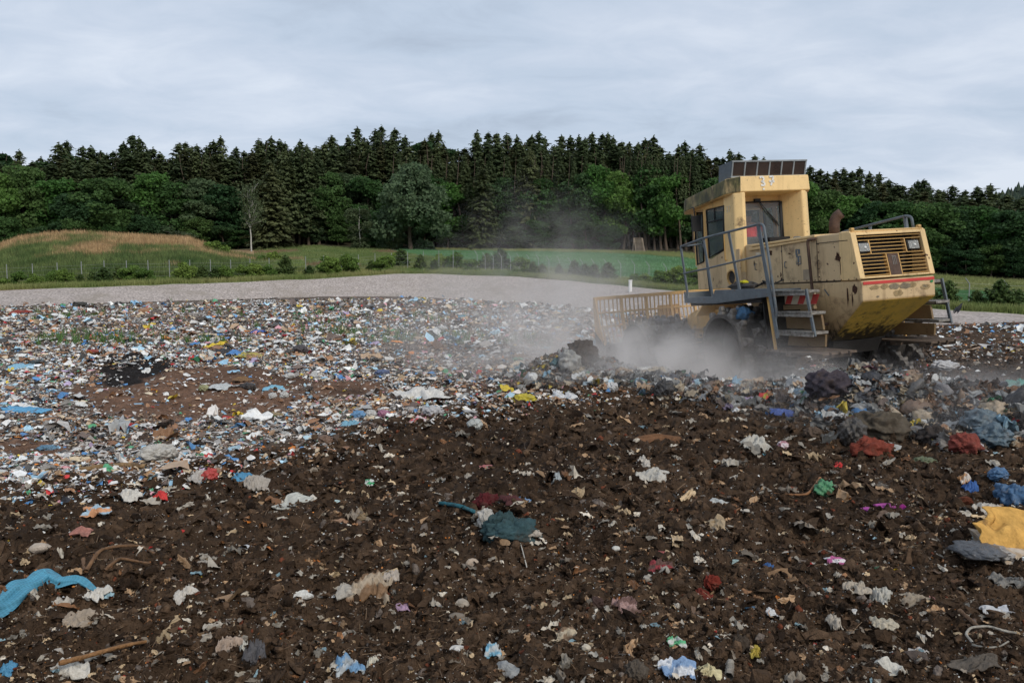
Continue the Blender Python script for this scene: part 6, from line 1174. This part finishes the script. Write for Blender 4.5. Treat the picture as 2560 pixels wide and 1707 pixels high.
# blue cloth caught on the near wheel, bag and cloth on the deck
def onmach(x, y, z, sx, sy, sz, col, name, label, cat, m=None, seed=1):
    rg = np.random.default_rng(seed); V, Fc = bag_geo(rg, 28, 7, 1.); V = V*np.array((sx, sy, sz)); p = MM @ Vector((x, y, z)); o = npmesh(name, V, Fc, np.ones((len(V), 3))*np.array(col), m or CLOTH, True); o.location = p; o.rotation_euler = MACH_R; return tag(o, label, cat)
onmach(.05, 1.42, 1.30, .38, .3, .26, (.07,.15,.25), 'rag', 'blue cloth caught on the spikes of the near wheel', 'cloth', None, 5)
onmach(3.35, 1.2, 1.08, .30, .3, .2, D_, 'rag', 'black rag stuck on top of the front drum', 'rag', BAGM, 6)
onmach(.25, 1.25, 1.78, .7, .3, .16, (.06,.06,.06), 'tarpaulin', 'dark crumpled sheet lying on the machine deck', 'sheet', None, 7)
onmach(.16, 1.30, 1.84, .16, .12, .08, (.55,.5,.03), 'glove', 'small yellow glove lying on the machine deck', 'glove', None, 8)
# weeds in the litter
wx, wy, wu, wv = screen_pts(2600, 80, 1500, 745, 880); cl = (fbm(wx, wy, .5, 3, 131) > .13) & (wy > 20); wx, wy = wx[cl], wy[cl]
h = rng.uniform(.12, .35, len(wx)); V, Fc = scatter(bl, bf, np.stack([wx, wy, gz(wx, wy)], 1), rots(len(wx), tilt=.2), np.stack([h, h, h], 1)); tag(npmesh('weeds', V, Fc, np.ones((len(V), 3))*np.array((.07,.14,.035))*rng.uniform(.7, 1.3, (len(V), 1)), M['grass']), 'green weeds sprouting from the far litter', 'weeds', kind='stuff')
# crow flying over the gravel on the right
BLK = mat('black_feather', (.012,.012,.014), .6)
yb_ = 30; xb_ = (2395-CX)/F*yb_; zb_ = CH+slope(771)*yb_
bv = [(0,0,0),(.12,0,.02),(.22,0,.05),(.29,0,.07),(-.14,0,-.03),(-.26,0,-.06)]; bird = skinned('crow', bv, [(0,1),(1,2),(2,3),(0,4),(4,5)], [.06,.05,.035,.012,.04,.015], BLK, None, 1)
bird.location = (xb_, yb_, zb_); bird.rotation_euler = (0, R(-30), R(20)); tag(bird, 'black crow just above the gravel right of the machine', 'crow')
V = [(.10,.03,.02),(-.08,.03,.02),(-.22,.10,-.10),(-.10,.14,-.04),(.08,.12,.03)]; npmesh('wing', V, [[0,1,2,3,4]], None, BLK, parent=bird); npmesh('wing', [(a, -b, c) for a, b, c in V], [[0,1,2,3,4]], None, BLK, parent=bird)
# ------------------------------------------------------------------ dust raised by the wheels
PUFF = [(1800,930,12.0,1.1,.8,.42,1.0),(1660,930,12.8,1.0,.8,.42,1.5),(1520,925,13.9,1.1,1.0,.45,1.4),(1400,890,15.2,1.5,1.3,.75,.45),(1900,955,11.8,.9,.7,.30,.9),(2020,975,11.2,1.0,.6,.28,.45),(1700,850,12.4,.35,.4,.5,.6),(1350,810,17.0,2.2,1.8,1.2,.24),(1390,660,19.0,2.0,1.6,1.2,.065),(1330,570,21.0,1.2,1.6,1.2,.035),(2300,1010,9.6,1.5,.9,.28,.4),(2500,1040,9.0,1.3,.9,.40,.55),(1250,870,15.5,2.0,1.6,.7,.18),(1940,730,13.8,.8,.7,.5,.06)]
dm = bpy.data.materials.new('dust'); dm.use_nodes = True; nt = dm.node_tree; N = nt.nodes; L = nt.links; N.remove(N['Principled BSDF'])
pv = N.new('ShaderNodeVolumePrincipled'); L.new(pv.outputs[0], N['Material Output'].inputs['Volume']); pv.inputs['Color'].default_value = (.90,.86,.83,1); pv.inputs['Anisotropy'].default_value = .1
ge = N.new('ShaderNodeNewGeometry'); tot = None
def nm(op, a, b=None, c=None):
    n = N.new('ShaderNodeMath'); n.operation = op
    for i, q in enumerate((a, b, c)):
        if q is None: continue
        if isinstance(q, (int, float)): n.inputs[i].default_value = q
        else: L.new(q, n.inputs[i])
    return n.outputs[0]
for u, v, y, sx, sy, sz, dnn in PUFF:
    c = ((u-CX)/F*y, y, CH+slope(v)*y); vs = N.new('ShaderNodeVectorMath'); vs.operation = 'SUBTRACT'; L.new(ge.outputs['Position'], vs.inputs[0]); vs.inputs[1].default_value = c
    vm = N.new('ShaderNodeVectorMath'); vm.operation = 'MULTIPLY'; L.new(vs.outputs[0], vm.inputs[0]); vm.inputs[1].default_value = (1/sx, 1/sy, 1/sz)
    vd = N.new('ShaderNodeVectorMath'); vd.operation = 'DOT_PRODUCT'; L.new(vm.outputs[0], vd.inputs[0]); L.new(vm.outputs[0], vd.inputs[1])
    g = nm('MULTIPLY', nm('EXPONENT', nm('MULTIPLY', vd.outputs['Value'], -1.0)), dnn); tot = g if tot is None else nm('ADD', tot, g)
tx = N.new('ShaderNodeTexNoise'); tx.inputs['Scale'].default_value = .95; tx.inputs['Detail'].default_value = 5; tx.inputs['Distortion'].default_value = .8; L.new(ge.outputs['Position'], tx.inputs[0])
mr = N.new('ShaderNodeMapRange'); L.new(tx.outputs[0], mr.inputs[0]); mr.inputs[1].default_value = .40; mr.inputs[2].default_value = .66; mr.inputs[3].default_value = .03; mr.inputs[4].default_value = 2.3
L.new(nm('MAXIMUM', nm('SUBTRACT', nm('MULTIPLY', tot, mr.outputs[0]), .008), 0.0), pv.inputs['Density'])
b = MB(); b.box(-9, 9, 6.5, 31, -.75, 5.6); dust = b.out('dust_cloud', dm, None, 0); tag(dust, 'pale grey dust drifting from the wheels across the litter', 'dust', kind='stuff')
